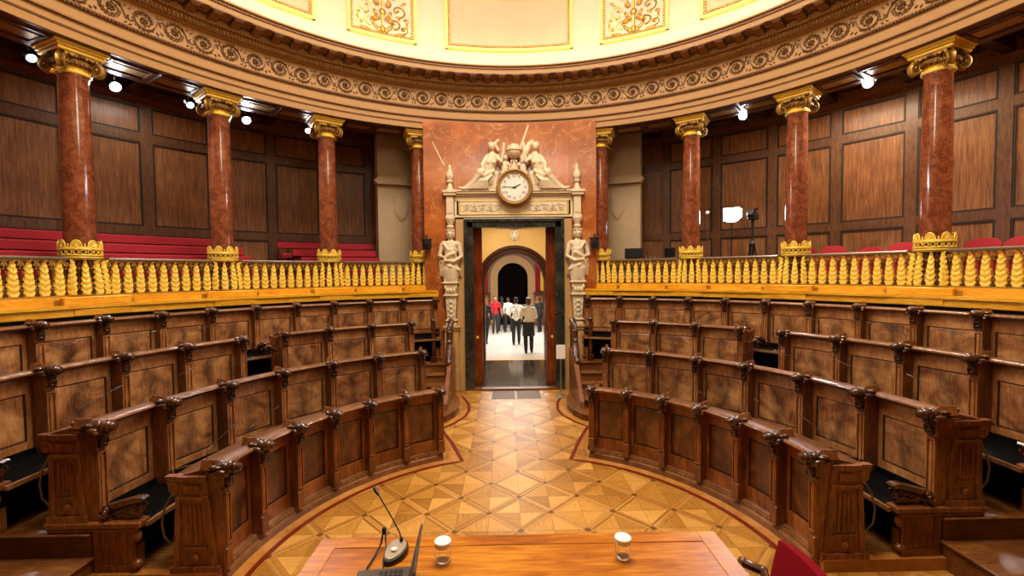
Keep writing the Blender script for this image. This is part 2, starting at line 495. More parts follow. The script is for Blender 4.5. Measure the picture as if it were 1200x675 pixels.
def tag(o, label=None, cat=None, group=None, kind=None):
    if label: o['label'] = label
    if cat: o['category'] = cat
    if group: o['group'] = group
    if kind: o['kind'] = kind
    return o
def empty(name, M=None, label=None, cat=None, group=None):
    o = bpy.data.objects.new(name, None)
    o.empty_display_size = 0.1
    COL.objects.link(o)
    if M is not None: o.matrix_world = M
    return tag(o, label, cat, group)
def inst(src, parent, M=None):
    """a copy of a mesh part (shared mesh data) under another parent"""
    c = src.copy()
    COL.objects.link(c)
    c.parent = parent
    if M is not None: c.matrix_local = M
    return c
def place(me, name, parent=None, M=None, label=None):
    o = bpy.data.objects.new(name, me)
    COL.objects.link(o)
    if parent is not None: o.parent = parent
    if M is not None: o.matrix_local = M
    if label: o['label'] = label
    return o
def struct(mb, name, mat, smooth=True, parent=None, angle=38):
    o = mb.build(name, mat, parent, smooth, angle=angle)
    o['kind'] = 'structure'
    return o
def copy_tree(o, parent=None):
    c = o.copy(); COL.objects.link(c)
    if parent is not None: c.parent = parent
    for ch in list(o.children): copy_tree(ch, c)
    return c
T = Matrix.Translation
def RZ(a): return Matrix.Rotation(R_(a), 4, 'Z')
def RX(a): return Matrix.Rotation(R_(a), 4, 'X')
def RY(a): return Matrix.Rotation(R_(a), 4, 'Y')

# ================================================================== THE ROOM
# floor of the well
m = MB(); m.add([(-9.5, -9.5, 0), (9.5, -9.5, 0), (9.5, 5.98, 0), (-9.5, 5.98, 0)], [(0, 1, 2, 3)])
struct(m, 'floor', 'parquet', False)
# orange border and dark red inlay line that follow the benches and the entrance steps
RB = 2.28
def strip_poly(pts, off0, off1, z0, z1):
    """flat ribbon along a polyline, between two offsets to its left-hand normal"""
    mb = MB(); n = len(pts); L = []; Q = []
    for i in range(n):
        p0 = Vector(pts[max(i - 1, 0)]); p1 = Vector(pts[min(i + 1, n - 1)])
        t = (p1 - p0).normalized(); nn = Vector((-t.y, t.x))
        p = Vector(pts[i])
        L.append(p + nn * off0); Q.append(p + nn * off1)
    vs = [(q.x, q.y, z1) for q in L] + [(q.x, q.y, z1) for q in Q]
    fs = [(i, i + 1, n + i + 1, n + i) for i in range(n - 1)]
    return mb.add(vs, fs)
for s in (-1, 1):
    path = [(P(a, RB).x * s, P(a, RB).y) for a in range(96, 18, -2)] + [(P(18.3, RB).x * s, P(18.3, RB).y)]
    path += [(s * 0.93, 2.8), (s * 1.17, 3.38)]
    path += [(s * 0.98, 3.66), (s * 0.84, 3.98), (s * 0.80, 4.3), (s * 0.84, 4.7), (s * 1.02, 5.25)]
    mb = strip_poly(path, -0.025, 0.025, 0, 0.004); struct(mb, 'trim_1', 'inlay', False)
    kk = [i for i, p in enumerate(path) if abs(p[0] - s * P(18.3, RB).x) < 1e-6][0]
    mb = strip_poly(path[:kk + 1], -s * 0.03, -s * 0.135, 0, 0.003); struct(mb, 'trim_2', 'border', False)
    mb = strip_poly(path[kk:], -s * 0.03, -s * 0.135, 0, 0.0035); struct(mb, 'trim_2', 'border', False)
    # bordered strip in front of the bench ends: oak band with a braided inlay
    mb = MB().box(s * 2.30 if s > 0 else -3.42, 3.42 if s > 0 else -2.30, -0.46, -0.16, 0.0, 0.004)
    struct(mb, 'trim_3', 'border', False)
    mb = MB()
    for i in range(34):
        x = 2.42 + i * 0.028
        mb.add([(s * x, -0.40, 0.0055), (s * (x + 0.018), -0.40, 0.0055), (s * (x + 0.036), -0.34, 0.0055), (s * (x + 0.018), -0.34, 0.0055)], [(0, 1, 2, 3)])
        mb.add([(s * (x + 0.018), -0.33, 0.0055), (s * (x + 0.036), -0.33, 0.0055), (s * (x + 0.018), -0.27, 0.0055), (s * x, -0.27, 0.0055)], [(0, 1, 2, 3)])
    struct(mb, 'trim_4', 'inlay', False)

# stepped tiers that carry the benches
ENDA = 90.4
rowR = {1: 2.40, 2: 3.40, 3: 4.435, 4: 5.487}
for s in (-1, 1):
    for k, (r0, r1, z) in enumerate([(2.44, 3.55, 0.10), (3.45, 4.6, 0.43), (4.5, 5.7, 0.76)]):
        a0 = (24.0, 24.0, 22.6)[k]
        mb = MB().arc([(r0, 0.0), (r1, 0.0), (r1, z), (r0, z)], s * a0, s * (ENDA + 0.2), 44)
        struct(mb, 'floor_tier', 'planks', True)
    # plinth kerb along the front bench
    mb = MB().arc([(2.41, 0.0), (2.60, 0.0), (2.60, 0.115), (2.45, 0.115), (2.45, 0.075), (2.41, 0.06)], s * 23.7, s * (ENDA + 0.4), 60)
    struct(mb, 'baseboard_well', 'rail')
    # steps beside the bench ends
    mb = MB()
    x0, x1 = (3.47, 6.2) if s > 0 else (-6.2, -3.47)
    mb.box(x0, x1, -0.46, -0.02, 0.0, 0.205); mb.box(x0 - 0.02, x1 + 0.02, -0.49, -0.02, 0.205, 0.235, c=0.01)
    mb.box(x0, x1, -0.06, -0.005, 0.235, 0.41); mb.box(x0 - 0.02, x1 + 0.02, -0.09, 0.0, 0.41, 0.437, c=0.01)
    t = mb.build('wooden_step', 'step')
    tag(t, 'oak step at the bench ends, on the side of the ' + ('tripod' if s > 0 else 'red gallery benches'), 'step')
    mb = MB().box(s * 2.45 if s > 0 else -3.5, 3.5 if s > 0 else -2.45, -0.09, -0.02, 0.0, 0.103)
    struct(mb, 'trim_5', 'border')

# curved entrance stairs on both sides of the doorway
SIDE = {-1: 'below the red gallery benches', 1: 'behind the white sign'}
for s in (-1, 1):
    t = empty('entrance_stairs', T((s * 1.6, 4.3, 0)), 'short flight of oak stairs with a rounded lowest step, ' + SIDE[s], 'stairs')
    def bulge(grow, z0, z1, mb):
        pts = []
        base = [(1.30, 3.50), (1.12, 3.68), (1.00, 3.95), (0.96, 4.28), (1.0, 4.65), (1.12, 5.0), (1.2, 5.2)]
        c = Vector((1.9, 4.4))
        for p in base:
            p = Vector(p); q = p + (c - p).normalized() * grow
            pts.append((s * q.x, q.y))
        pts += [(s * 1.42, 5.3), (s * 1.78, 4.42), (s * 1.42, 3.52 + grow)]
        mb.prism([(a, b) for a, b in pts], z0, z1, axis='z')
    mb = MB(); bulge(0.03, 0.0, 0.10, mb); bulge(0.0, 0.10, 0.13, mb)
    mb.build('rounded_step', 'step', t, False, M=T((-s * 1.6, -4.3, 0)), bevel=0.006)
    mb = MB(); bulge(0.26, 0.13, 0.25, mb); bulge(0.23, 0.25, 0.28, mb)
    mb.build('rounded_step', 'step', t, False, M=T((-s * 1.6, -4.3, 0)), bevel=0.006)
    for i, (y, z) in enumerate([(4.36, 0.44), (4.56, 0.60), (4.75, 0.76)]):
        xa, xb = sorted((s * 1.22, s * (1.74, 1.82, 1.98)[i]))
        ye = (4.6, 4.80, 5.02)[i]
        mb = MB().box(xa, xb, y + 0.02, ye, z - 0.17, z - 0.03); mb.box(xa, xb, y, ye, z - 0.03, z)
        mb.build('stair_tread', 'step', t, False, M=T((-s * 1.6, -4.3, 0)), bevel=0.005)
    # sloping stringer
    xa, xb = sorted((s * 1.14, s * 1.22))
    mb = MB().prism([(3.86, 0.0), (5.2, 0.0), (5.2, 0.98), (4.72, 0.92), (3.92, 0.24)], xa, xb, axis='x')
    mb.build('stringer', 'post', t, False, M=T((-s * 1.6, -4.3, 0)), bevel=0.006)
    # carved newel that curls up like a bench end
    mb = MB()
    path = [(0, 4.56, 0.62), (0, 4.60, 0.80), (0, 4.72, 0.98), (0, 4.80, 1.16), (0, 4.86, 1.34), (0, 4.98, 1.47), (0, 5.14, 1.52)]
    mb.limb(path, [0.07, 0.06, 0.068, 0.056, 0.066, 0.06, 0.07], 10)
    for p in path: mb.ell((0, p[1] - 0.03, p[2]), (0.05, 0.045, 0.05))
    mb.prism([(4.6, 0.6), (5.3, 0.8), (5.3, 1.5), (5.1, 1.5), (4.9, 1.34), (4.75, 1.0), (4.62, 0.82)], -0.025, 0.025, axis='x')
    nb = mb.sculpt('carved_newel', 'carved', t, 0.012, 1, M=T((-s * 1.6 + s * 1.20, -4.3, 0)))
    mb = MB().box(-0.055, 0.055, -0.055, 0.055, 0.0, 0.12, c=0.008)
    mb.lathe([(0.03, 0.12), (0.042, 0.17), (0.03, 0.22), (0.045, 0.3), (0.03, 0.42), (0.038, 0.5), (0.05, 0.56), (0.05, 0.6), (0.03, 0.62)], 14)
    mb.box(-0.05, 0.05, -0.05, 0.05, 0.62, 0.76, c=0.008)
    mb.ell((0, 0, 0.80), 0.05)
    mb.build('newel_post', 'carved', t, M=T((s * (1.52 - 1.6), 4.93 - 4.3, 0.76)))

# ------------------------------------------------------------------ gallery: floor, wall, ceiling
mb = MB()
for a0, a1 in ((11.5, 348.5),):
    mb.arc([(5.95, 1.75), (8.55, 1.75), (8.55, 2.0), (5.95, 2.0)], a0, a1, 200)
struct(mb, 'floor_gallery', 'ceilwood')
mb = MB().arc([(5.70, 0.0), (5.9, 0.0), (5.9, 1.99), (5.70, 1.99)], 15.5, 344.5, 150)
struct(mb, 'wall_tier', 'dark')
mb = MB().arc([(8.5, 2.0), (8.7, 2.0), (8.7, 6.05), (8.5, 6.05)], 9, 351, 220)
struct(mb, 'wall_gallery', 'gallerywood')
mb = MB().arc([(6.6, 5.95), (8.6, 5.95), (8.6, 6.05), (6.6, 6.05)], 0, 360, 220, full=True)
struct(mb, 'ceiling_gallery', 'ceilwood')
mb = MB()
for a in [x * 8.15 + 2.0 for x in range(44)]:
    mb.box(-0.07, 0.07, 0, 1.85, 5.80, 5.95, polar_matrix(a, 6.65))
struct(mb, 'ceiling_beam', 'ceilwood')
stl = [a for a in (-24.8, -32.1, -39.4, -46.8, -54.2, -61.5, -68.9, -76.2, -83.5, -90.9, -98.2, -105.5)]
str_ = [27.7, 35.5, 43.3, 51.1, 58.9, 66.8, 74.6, 82.4, 90.2, 98, 105.8]
mb = MB(); dk = MB()
for z0, z1, p in ((2.0, 2.18, 0.03), (3.26, 3.42, 0.03), (5.00, 5.16, 0.03), (5.66, 5.95, 0.05)):
    mb.arc([(8.5 - p, z0), (8.52, z0), (8.52, z1), (8.5 - p, z1)], 9, 351, 220)
mb.arc([(8.36, 5.78), (8.52, 5.66), (8.52, 5.95), (8.36, 5.95)], 9, 351, 220)
for lst in (stl, str_):
    for i, a in enumerate(lst):
        mb.box(-0.085, 0.085, -0.035, 0.02, 2.0, 5.7, polar_matrix(a, 8.5))
        if i + 1 < len(lst):
            b = lst[i + 1]
            hw = 0.085 / 8.5 * 180 / PI * (1 if b > a else -1)
            for z0, z1 in ((2.18, 3.26), (3.42, 5.0), (5.16, 5.66)):
                e = 0.032; ea = e / 8.5 * 57.3 * (1 if b > a else -1)
                for q0, q1, y0, y1 in ((a + hw, a + hw + ea, z0, z1), (b - hw - ea, b - hw, z0, z1), (a + hw, b - hw, z0, z0 + e), (a + hw, b - hw, z1 - e, z1)):
                    dk.arc([(8.475, y0), (8.51, y0), (8.51, y1), (8.475, y1)], q0, q1, max(1, int(abs(q1 - q0) / 2)))
struct(mb, 'trim_6', 'gallerytrim')
struct(dk, 'trim_7', 'groove')
# stone piers beside the doorway wall, each with a ledge and a carved shield
for s in (-1, 1):
    M = polar_matrix(s * 20.4, 7.25)
    mb = MB().box(-0.52, 0.52, 0, 0.7, 2.0, 6.0, M)
    struct(mb, 'wall_pier', 'pier', False)
    mb = MB().prism([(-0.6, 4.60), (-0.52, 4.52), (0.52, 4.52), (0.6, 4.60), (0.56, 4.64), (0.5, 4.70), (-0.5, 4.70), (-0.56, 4.64)], -0.11, 0.2, M)
    struct(mb, 'trim_8', 'pier', False)
    sh = [(-0.15, 4.22), (0.15, 4.22), (0.16, 4.0), (0.13, 3.86), (0.07, 3.76), (0, 3.70), (-0.07, 3.76), (-0.13, 3.86), (-0.16, 4.0)]
    mb = MB().prism(sh, -0.03, 0.02, M).prism([(x * 0.8, 3.97 + (z - 3.97) * 0.8) for x, z in sh], -0.042, 0.0, M)
    o = mb.build('carved_shield', 'pier', None, False, bevel=0.008)
    tag(o, 'plain shield carved on the stone pier ' + ('beside the monitors' if s > 0 else 'beside the red gallery benches'), 'shield', 'stone shields')

# ------------------------------------------------------------------ oak sill under the balustrade
mb = MB().arc([(5.83, 1.975), (6.3, 1.975), (6.3, 2.10), (5.83, 2.10)], 15.6, 344.4, 200)
struct(mb, 'trim_9', 'sill')
mb = MB().arc([(5.80, 2.085), (6.3, 2.085), (6.3, 2.125), (5.80, 2.125)], 15.4, 344.6, 200)
mb.arc([(6.0, 2.12), (6.34, 2.12), (6.34, 2.225), (6.0, 2.225)], 16.4, 343.6, 200)
struct(mb, 'trim_10', 'sill')
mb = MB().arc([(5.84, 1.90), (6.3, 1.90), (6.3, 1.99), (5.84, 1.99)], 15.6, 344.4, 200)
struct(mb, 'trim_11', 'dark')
COLA = [18.1, 34.67, 50.92, 67.2, 83.4, 99.6]
mb = MB(); mk = MB()
for s in (-1, 1):
    for a in COLA:
        M = polar_matrix(s * a, 6.3)
        mb.box(-0.36, 0.36, -0.40, 0.3, 2.12, 2.226, M, c=0.01)
        mb.box(-0.30, 0.30, -0.49, -0.35, 1.995, 2.12, M)
        mk.box(-0.42, -0.37, -0.325, -0.27, 2.13, 2.19, M)
        mk.box(0.37, 0.42, -0.325, -0.27, 2.13, 2.19, M)
struct(mb, 'trim_12', 'sill')
struct(mk, 'trim_13', 'golddark')

# ------------------------------------------------------------------ entablature (full ring)
WARP = True
def ring(name, prof, mat, n=240):
    return struct(MB().arc(prof, 0, 360, n, full=True), name, mat, angle=30)
ring('trim_14', [(5.93, 5.47), (6.67, 5.47), (6.67, 6.1), (6.2, 6.3), (6.05, 6.0), (5.85, 5.93), (5.85, 5.895), (5.88, 5.88), (5.88, 5.72), (5.905, 5.715), (5.905, 5.60), (5.93, 5.595)], 'fascia')
ring('trim_15', [(5.865, 5.705), (5.89, 5.705), (5.89, 5.728), (5.865, 5.728)], 'orn2')
ring('trim_16', [(5.915, 5.585), (5.94, 5.585), (5.94, 5.604), (5.915, 5.604)], 'orn2')
ring('trim_17', [(5.84, 5.885), (5.88, 5.885), (5.88, 5.925), (5.84, 5.925)], 'orn')
ring('trim_18', [(6.0, 5.93), (6.2, 5.93), (6.2, 6.38), (6.0, 6.38)], 'fascia')
ring('trim_19', [(5.96, 5.93), (6.01, 5.93), (6.01, 5.985), (5.985, 5.985)], 'orn2')
ring('trim_20', [(5.90, 6.40), (5.95, 6.365), (6.3, 6.365), (6.3, 6.60), (5.84, 6.60), (5.84, 6.48), (5.86, 6.475), (5.90, 6.47)], 'fascia')
ring('trim_21', [(5.55, 6.60), (6.2, 6.60), (6.2, 6.77), (5.50, 6.77), (5.50, 6.745), (5.545, 6.725), (5.55, 6.69)], 'fascia')
ring('trim_22', [(5.535, 6.690), (5.56, 6.690), (5.56, 6.722), (5.535, 6.722)], 'orn')
mb = MB().arc([(5.94, 5.462), (6.66, 5.462), (6.66, 5.472), (5.94, 5.472)], 0, 360, 240, full=True)
struct(mb, 'ceiling_soffit', 'soffit')
mb = MB(); mg = MB()
for k in range(22):     # sunk panels of the soffit between the columns
    a = 26.4 + k * 16.27 if k < 5 else None
    if a is None: break
    for s in (-1, 1):
        for off in (-2.75, 2.75):
            aa = s * (a + off) 
            for r0, r1 in ((6.08, 6.12), (6.48, 6.52)):
                mb.arc([(r0, 5.448), (r1, 5.448), (r1, 5.463), (r0, 5.463)], aa - 2.3, aa + 2.3, 4)
            for q in (-2.3, 2.3):
                mb.box(-0.02, 0.02, 6.08, 6.52, 5.448, 5.463, Matrix.Rotation(-R_(aa + q), 4, 'Z'))
            mg.arc([(6.2, 5.455), (6.4, 5.455), (6.4, 5.463), (6.2, 5.463)], aa - 2.0, aa + 2.0, 4)
struct(mb, 'trim_23', 'soffit')
struct(mg, 'trim_24', 'golddark')

# repeated mouldings: beads, egg-and-dart, modillions; all pattern of the cornice
def repeat(name, unit, mat, n, R, z, a0=-112.0, a1=112.0, smooth=True):
    mb = MB()
    for i in range(n):
        a = a0 + (a1 - a0) * (i + 0.5) / n
        mb.merge(unit, polar_matrix(a, R, z))
    return struct(mb, name, mat, smooth)
u = MB().ell((0, 0, 0), (0.017, 0.014, 0.014), 6, 4)
repeat('trim_25', u, 'orn2', 560, 5.835, 5.905)
u = MB().ell((0, 0, 0), (0.020, 0.02, 0.034), 6, 4)
repeat('trim_26', u, 'fascia', 440, 5.885, 6.435)
u = MB().ell((0, 0, 0), (0.014, 0.016, 0.018), 6, 4)
repeat('trim_27', u, 'orn', 620, 5.905, 6.385)
repeat('trim_28', u, 'orn', 520, 5.845, 6.485)
repeat('trim_29', u, 'orn2', 560, 5.532, 6.706)
# modillion: a scrolled bracket, with a sunk coffer beside it
u = MB()
u.prism([(-0.27, 6.598), (0.0, 6.598), (0.0, 6.515), (-0.10, 6.535), (-0.18, 6.550), (-0.25, 6.545), (-0.275, 6.57)], -0.062, 0.062, RZ(0) @ Matrix(((0, 1, 0, 0), (1, 0, 0, 0), (0, 0, 1, 0), (0, 0, 0, 1))))
repeat('trim_30', u, 'orn2', 74, 5.845, 0, smooth=False)
u = MB()
for x in (-0.062, 0.062):
    u.ell((x, -0.245, 6.565), (0.012, 0.035, 0.03), 8, 5)
    u.ell((x, -0.03, 6.545), (0.012, 0.03, 0.03), 8, 5)
u.box(-0.085, 0.085, -0.29, 0.0, 6.582, 6.601); u.box(-0.125, 0.125, -0.285, -0.262, 6.586, 6.603); u.box(-0.125, 0.125, -0.03, 0.0, 6.57, 6.603)
repeat('trim_31', u, 'orn', 74, 5.845, 0)
u = MB()
for (x0, x1, y0, y1) in ((-0.11, 0.11, -0.24, -0.22), (-0.11, 0.11, -0.05, -0.03), (-0.11, -0.09, -0.24, -0.03), (0.09, 0.11, -0.24, -0.03)):
    u.box(x0, x1, y0, y1, 6.585, 6.602)
u.ell((0, -0.135, 6.595), (0.045, 0.045, 0.015), 10, 4)
mb = MB()
for i in range(73):
    a = -112 + 224 * (i + 1.0) / 74
    mb.merge(u, polar_matrix(a, 5.845))
struct(mb, 'trim_32', 'orn2')

# frieze scroll: spiral, rosette and connecting vine, mirrored about the doorway axis
def scroll_unit(flip):
    mb = MB(); f = -1 if flip else 1
    def to(x, z, y=-0.012): return (x, y, z * f)
    pts = []
    for i in range(34):                       # spiral
        t = i / 33; r = 0.135 * (1 - 0.60 * t); a = -2.7 + t * 8.4
        pts.append(to(r * cos(a), r * sin(a)))
    mb.tube(pts, [0.0085 - 0.003 * i / 33 for i in range(34)], 5)
    for i in range(7):                        # rosette
        a = i * 2 * PI / 7
        mb.ell(to(0.034 * cos(a), 0.034 * sin(a), -0.012), (0.020, 0.014, 0.013), 6, 4, rot=Matrix.Rotation(-a * f, 3, 'Y'))
    mb.ell(to(0, 0, -0.018), (0.014, 0.014, 0.014), 6, 4)
    for i in range(15):                       # leaves hugging the stem
        a = -2.3 + i * 0.38; r = 0.148 - 0.003 * i
        mb.ell(to(r * cos(a), r * sin(a)), (0.026, 0.008, 0.009), 7, 4, rot=Matrix.Rotation(-(a + PI / 2 + 0.45) * f, 3, 'Y'))
    for i in range(7):
        a = 0.4 + i * 0.7; r = 0.083
        mb.ell(to(r * cos(a), r * sin(a)), (0.018, 0.007, 0.007), 6, 4, rot=Matrix.Rotation(-(a + PI / 2 - 0.6) * f, 3, 'Y'))
    mb.tube([to(-0.125, -0.055), to(-0.150, 0.0), to(-0.170, 0.065), to(-0.195, 0.05), to(-0.205, 0.0)], [0.007, 0.008, 0.010, 0.008, 0.007], 5)
    mb.tube([to(0.130, -0.04), to(0.155, -0.085), to(0.180, -0.06), to(0.195, -0.01)], [0.005, 0.007, 0.007, 0.006], 5)
    for (x, z, a) in ((0.16, -0.13, -0.5), (-0.165, 0.12, 0.7), (0.165, 0.10, 2.3), (-0.16, -0.12, -2.2)):
        mb.ell(to(x, z), (0.028, 0.008, 0.010), 7, 4, rot=Matrix.Rotation(-a * f, 3, 'Y'))
    return mb
uA, uB = scroll_unit(False), scroll_unit(True)
mb = MB(); st = 3.62
for s in (-1, 1):
    for k in range(29):
        a = s * (2.9 + k * st)
        un = uA if (k % 2 == 0) else uB
        M = polar_matrix(a, 5.995, 6.165)
        if s > 0: M = M @ Matrix.Diagonal((1, 1, 1, 1))
        else: M = M @ Matrix.Diagonal((-1, 1, 1, 1))
        mb.merge(un, M)
c = MB()
for i in range(8):
    a = i * PI / 4
    c.ell((0.05 * cos(a), -0.015, 0.05 * sin(a)), (0.035, 0.012, 0.014), 8, 4, rot=Matrix.Rotation(-a, 3, 'Y'))
c.ell((0, -0.02, 0), 0.02)
for sx in (-1, 1):
    c.tube([(0, -0.01, 0.09), (sx * 0.05, -0.01, 0.11), (sx * 0.1, -0.01, 0.09), (sx * 0.12, -0.01, 0.05)], 0.007, 5)
    c.tube([(0, -0.01, -0.07), (sx * 0.05, -0.01, -0.09), (sx * 0.1, -0.01, -0.08)], 0.007, 5)
mb.merge(c, polar_matrix(0, 5.995, 6.165))
struct(mb, 'trim_33', 'orn')

# ------------------------------------------------------------------ drum and dome
ring('wall_drum', [(6.15, 6.70), (6.4, 6.70), (6.4, 8.6), (6.15, 8.6)], 'plaster')
ring('trim_34', [(5.98, 6.75), (6.2, 6.75), (6.2, 7.16), (6.135, 7.16), (6.11, 7.12), (6.11, 7.05), (6.06, 7.03), (6.03, 6.95), (5.98, 6.93)], 'plaster')
dome = []
for i in range(15):
    t = i / 14 * PI / 2
    dome.append((max(6.15 * cos(t), 0.02), 8.6 + 2.1 * sin(t)))
mb = MB()
mb.lathe(dome, 96, cap=False)
struct(mb, 'ceiling_dome', 'plaster')
# framed panels of the drum
WARP = False
def drum_panel(a0, a1, mat, ornament):
    z0, z1 = 7.25, 8.4
    mb = MB().arc([(6.13, z0 + 0.02), (6.16, z0 + 0.02), (6.16, z1), (6.13, z1)], a0 + 0.2, a1 - 0.2, 8)
    fr = MB(); rp = MB()
    e = 0.055; ea = e / 6.13 * 57.3
    for q0, q1, b0, b1 in ((a0, a0 + ea, z0, z1), (a1 - ea, a1, z0, z1), (a0, a1, z0, z0 + e), (a0, a1, z1 - e, z1)):
        fr.arc([(6.095, b0), (6.15, b0), (6.15, b1), (6.095, b1)], q0, q1, max(1, int(abs(q1 - q0) / 1.5)))
    e2 = 0.05
    n = int((a1 - a0) * 6.1 / 57.3 / 0.05)
    for i in range(n):
        a = a0 + ea + (a1 - a0 - 2 * ea) * (i + 0.5) / n
        rp.ell((0, 0, 0), (0.022, 0.014, 0.028), 6, 4, polar_matrix(a, 6.12, z0 + e + 0.035))
    nz = int((z1 - z0) / 0.055)
    for i in range(nz):
        z = z0 + 0.1 + i * 0.055
        for a in (a0 + ea + 0.35, a1 - ea - 0.35):
            rp.ell((0, 0, 0), (0.026, 0.014, 0.024), 6, 4, polar_matrix(a, 6.12, z))
    root = empty('drum_panel', polar_matrix((a0 + a1) / 2, 6.13, z0))
    inv = root.matrix_world.inverted()
    mb.build('panel_field', mat, root, M=inv)
    fr.build('gilded_frame', 'gold', root, M=inv)
    rp.build('leaf_border', 'golddark', root, M=inv)
    if ornament:
        ob = MB()
        # candelabrum of scrolls and fruit, mirrored
        for sx in (-1, 1):
            for (cx, cz, r) in ((0.16, 0.30, 0.10), (0.22, 0.55, 0.12), (0.14, 0.85, 0.10), (0.30, 0.22, 0.07), (0.33, 0.40, 0.05)):
                pts = []
                for i in range(16):
                    t = i / 15; rr = r * (1 - 0.7 * t); a = -0.5 * PI + t * 6.0
                    pts.append((sx * (cx + rr * cos(a)), -0.012, cz + rr * sin(a)))
                ob.tube(pts, [0.016 - 0.006 * i / 15 for i in range(16)], 5)
                ob.ell((sx * cx, -0.02, cz), 0.022, 8, 5)
            for (x, z, a, l) in ((0.1, 0.2, 0.9, 0.08), (0.25, 0.12, 0.2, 0.09), (0.35, 0.3, 1.4, 0.07), (0.1, 0.45, 1.2, 0.07), (0.3, 0.7, 0.8, 0.07), (0.1, 0.68, 2.0, 0.06), (0.22, 0.42, 2.4, 0.05), (0.05, 0.15, 2.0, 0.06)):
                ob.ell((sx * x, -0.012, z), (l, 0.014, l * 0.35), 8, 4, rot=Matrix.Rotation(-a if sx > 0 else a - PI, 3, 'Y'))
            for (x, z) in ((0.07, 0.36), (0.11, 0.33), (0.08, 0.62)):
                ob.ell((sx * x, -0.03, z), 0.042, 8, 6)
        ob.tube([(0, -0.01, 0.10), (0, -0.02, 1.1)], [0.02, 0.012], 6)
        ob.ell((0, -0.02, 0.16), (0.035, 0.02, 0.07)); ob.ell((0, -0.02, 0.48), (0.05, 0.025, 0.06))
        ob.v = [(x * 1.4, y, z * 1.08) for x, y, z in ob.v]
        ob.build('scroll_ornament', 'golddark', root)
    return root
r = drum_panel(-12.7, 12.9, 'fresco', False); tag(r, 'wide blank cream panel in a gilded frame above the clock', 'wall panel')
for s in (-1, 1):
    a0, a1 = sorted((s * 18.2, s * 31.0)); r = drum_panel(a0, a1, 'plaster', True)
    tag(r, 'narrow gilt scroll panel beside the blank one, ' + ('tripod' if s > 0 else 'red bench') + ' side', 'wall panel', )
    a0, a1 = sorted((s * 36.4, s * 61.0)); r = drum_panel(a0, a1, 'fresco', False)
    tag(r, 'gilt framed cream panel high over the ' + ('camera tripod' if s > 0 else 'long red benches'), 'wall panel')
# strip of lamps lying on the cornice
mb = MB().arc([(5.72, 6.69), (5.80, 6.69), (5.80, 6.73), (5.72, 6.73)], 0, 360, 120, full=True)
o = mb.build('cove_lamp_strip', 'cove'); tag(o, 'strip of warm lamps hidden on top of the round cornice', 'lamp')

# ------------------------------------------------------------------ doorway wall
mb = MB()
def arcwall(mb, a0, a1, z0, z1, r0=5.93, r1=6.3): mb.arc([(r0, z0), (r1, z0), (r1, z1), (r0, z1)], a0, a1, max(2, int(abs(a1 - a0))))
mb.arc([(5.90, 3.66), (6.25, 3.66), (6.25, 5.64), (5.90, 5.64)], -17.6, 17.6, 30)
for s in (-1, 1):
    mb.arc([(5.90, 0), (6.25, 0), (6.25, 3.66), (5.90, 3.66)], s * 10.6, s * 17.6, 8)
struct(mb, 'wall_doorway', 'wallmarble')
# two thin pale slanting strips just in front of the marble slabs
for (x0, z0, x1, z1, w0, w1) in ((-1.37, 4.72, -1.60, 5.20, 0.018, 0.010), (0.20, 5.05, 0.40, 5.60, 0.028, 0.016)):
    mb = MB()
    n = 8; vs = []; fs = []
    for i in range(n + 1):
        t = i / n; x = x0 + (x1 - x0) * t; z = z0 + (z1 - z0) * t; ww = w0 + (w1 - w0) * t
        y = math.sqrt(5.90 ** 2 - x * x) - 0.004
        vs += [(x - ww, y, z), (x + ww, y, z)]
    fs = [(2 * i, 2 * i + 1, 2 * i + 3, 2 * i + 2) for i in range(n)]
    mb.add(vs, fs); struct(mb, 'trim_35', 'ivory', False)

YP = 5.72     # face of the portal
portal = empty('doorway_surround', T((0, YP, 0)), 'carved beige stone surround of the doorway with a relief band below the clock', 'doorway')
def pbox(name, boxes, mat, bevel=0.006, parent=portal):
    mb = MB()
    for b in boxes: mb.box(*b)
    return mb.build(name, mat, parent, False, bevel=bevel)
# stone panels either side of the black frame and above it
pbox('jamb', [(-1.20, -1.03, 0.0, 0.35, 0.0, 4.1)], 'stone')
pbox('jamb', [(1.07, 1.24, 0.0, 0.35, 0.0, 4.1)], 'stone')
pbox('lintel', [(-1.20, 1.24, 0.0, 0.35, 3.60, 4.1)], 'stone')
pbox('entablature_block', [(-1.24, 1.28, -0.03, 0.35, 3.98, 4.08), (-1.22, 1.26, -0.02, 0.35, 3.64, 3.69), (-1.22, -1.17, -0.02, 0.1, 3.69, 3.98), (1.21, 1.26, -0.02, 0.1, 3.69, 3.98)], 'ivory')
pbox('cornice', [(-1.28, 1.32, -0.07, 0.35, 4.08, 4.12), (-1.32, 1.36, -0.12, 0.35, 4.12, 4.16), (-1.34, 1.38, -0.14, 0.35, 4.16, 4.19)], 'ivory')
# relief band
rb = MB(); rb.box(-1.10, 1.14, -0.025, 0.0, 3.71, 3.97)
for sx in (-1, 1):
    for k in range(5):
        cx = 0.32 + k * 0.165; f = 1 if k % 2 else -1
        pts = []
        for i in range(18):
            t = i / 17; r = 0.068 * (1 - 0.65 * t); a = -2.6 + t * 8
            pts.append((0.02 + sx * (cx + r * cos(a)), -0.035, 3.84 + f * r * sin(a)))
        rb.tube(pts, 0.009, 5)
        rb.ell((0.02 + sx * cx, -0.04, 3.84), 0.018, 8, 5)
        for (x, z, a) in ((0.07, 0.06, 0.6), (-0.05, -0.08, -2.0), (0.08, -0.05, -0.8), (0.0, 0.09, 1.5)):
            rb.ell((0.02 + sx * (cx + x), -0.03, 3.84 + f * z), (0.035, 0.01, 0.013), 7, 4, rot=Matrix.Rotation(-a, 3, 'Y'))
rb.build('relief_band', 'ivory', portal)
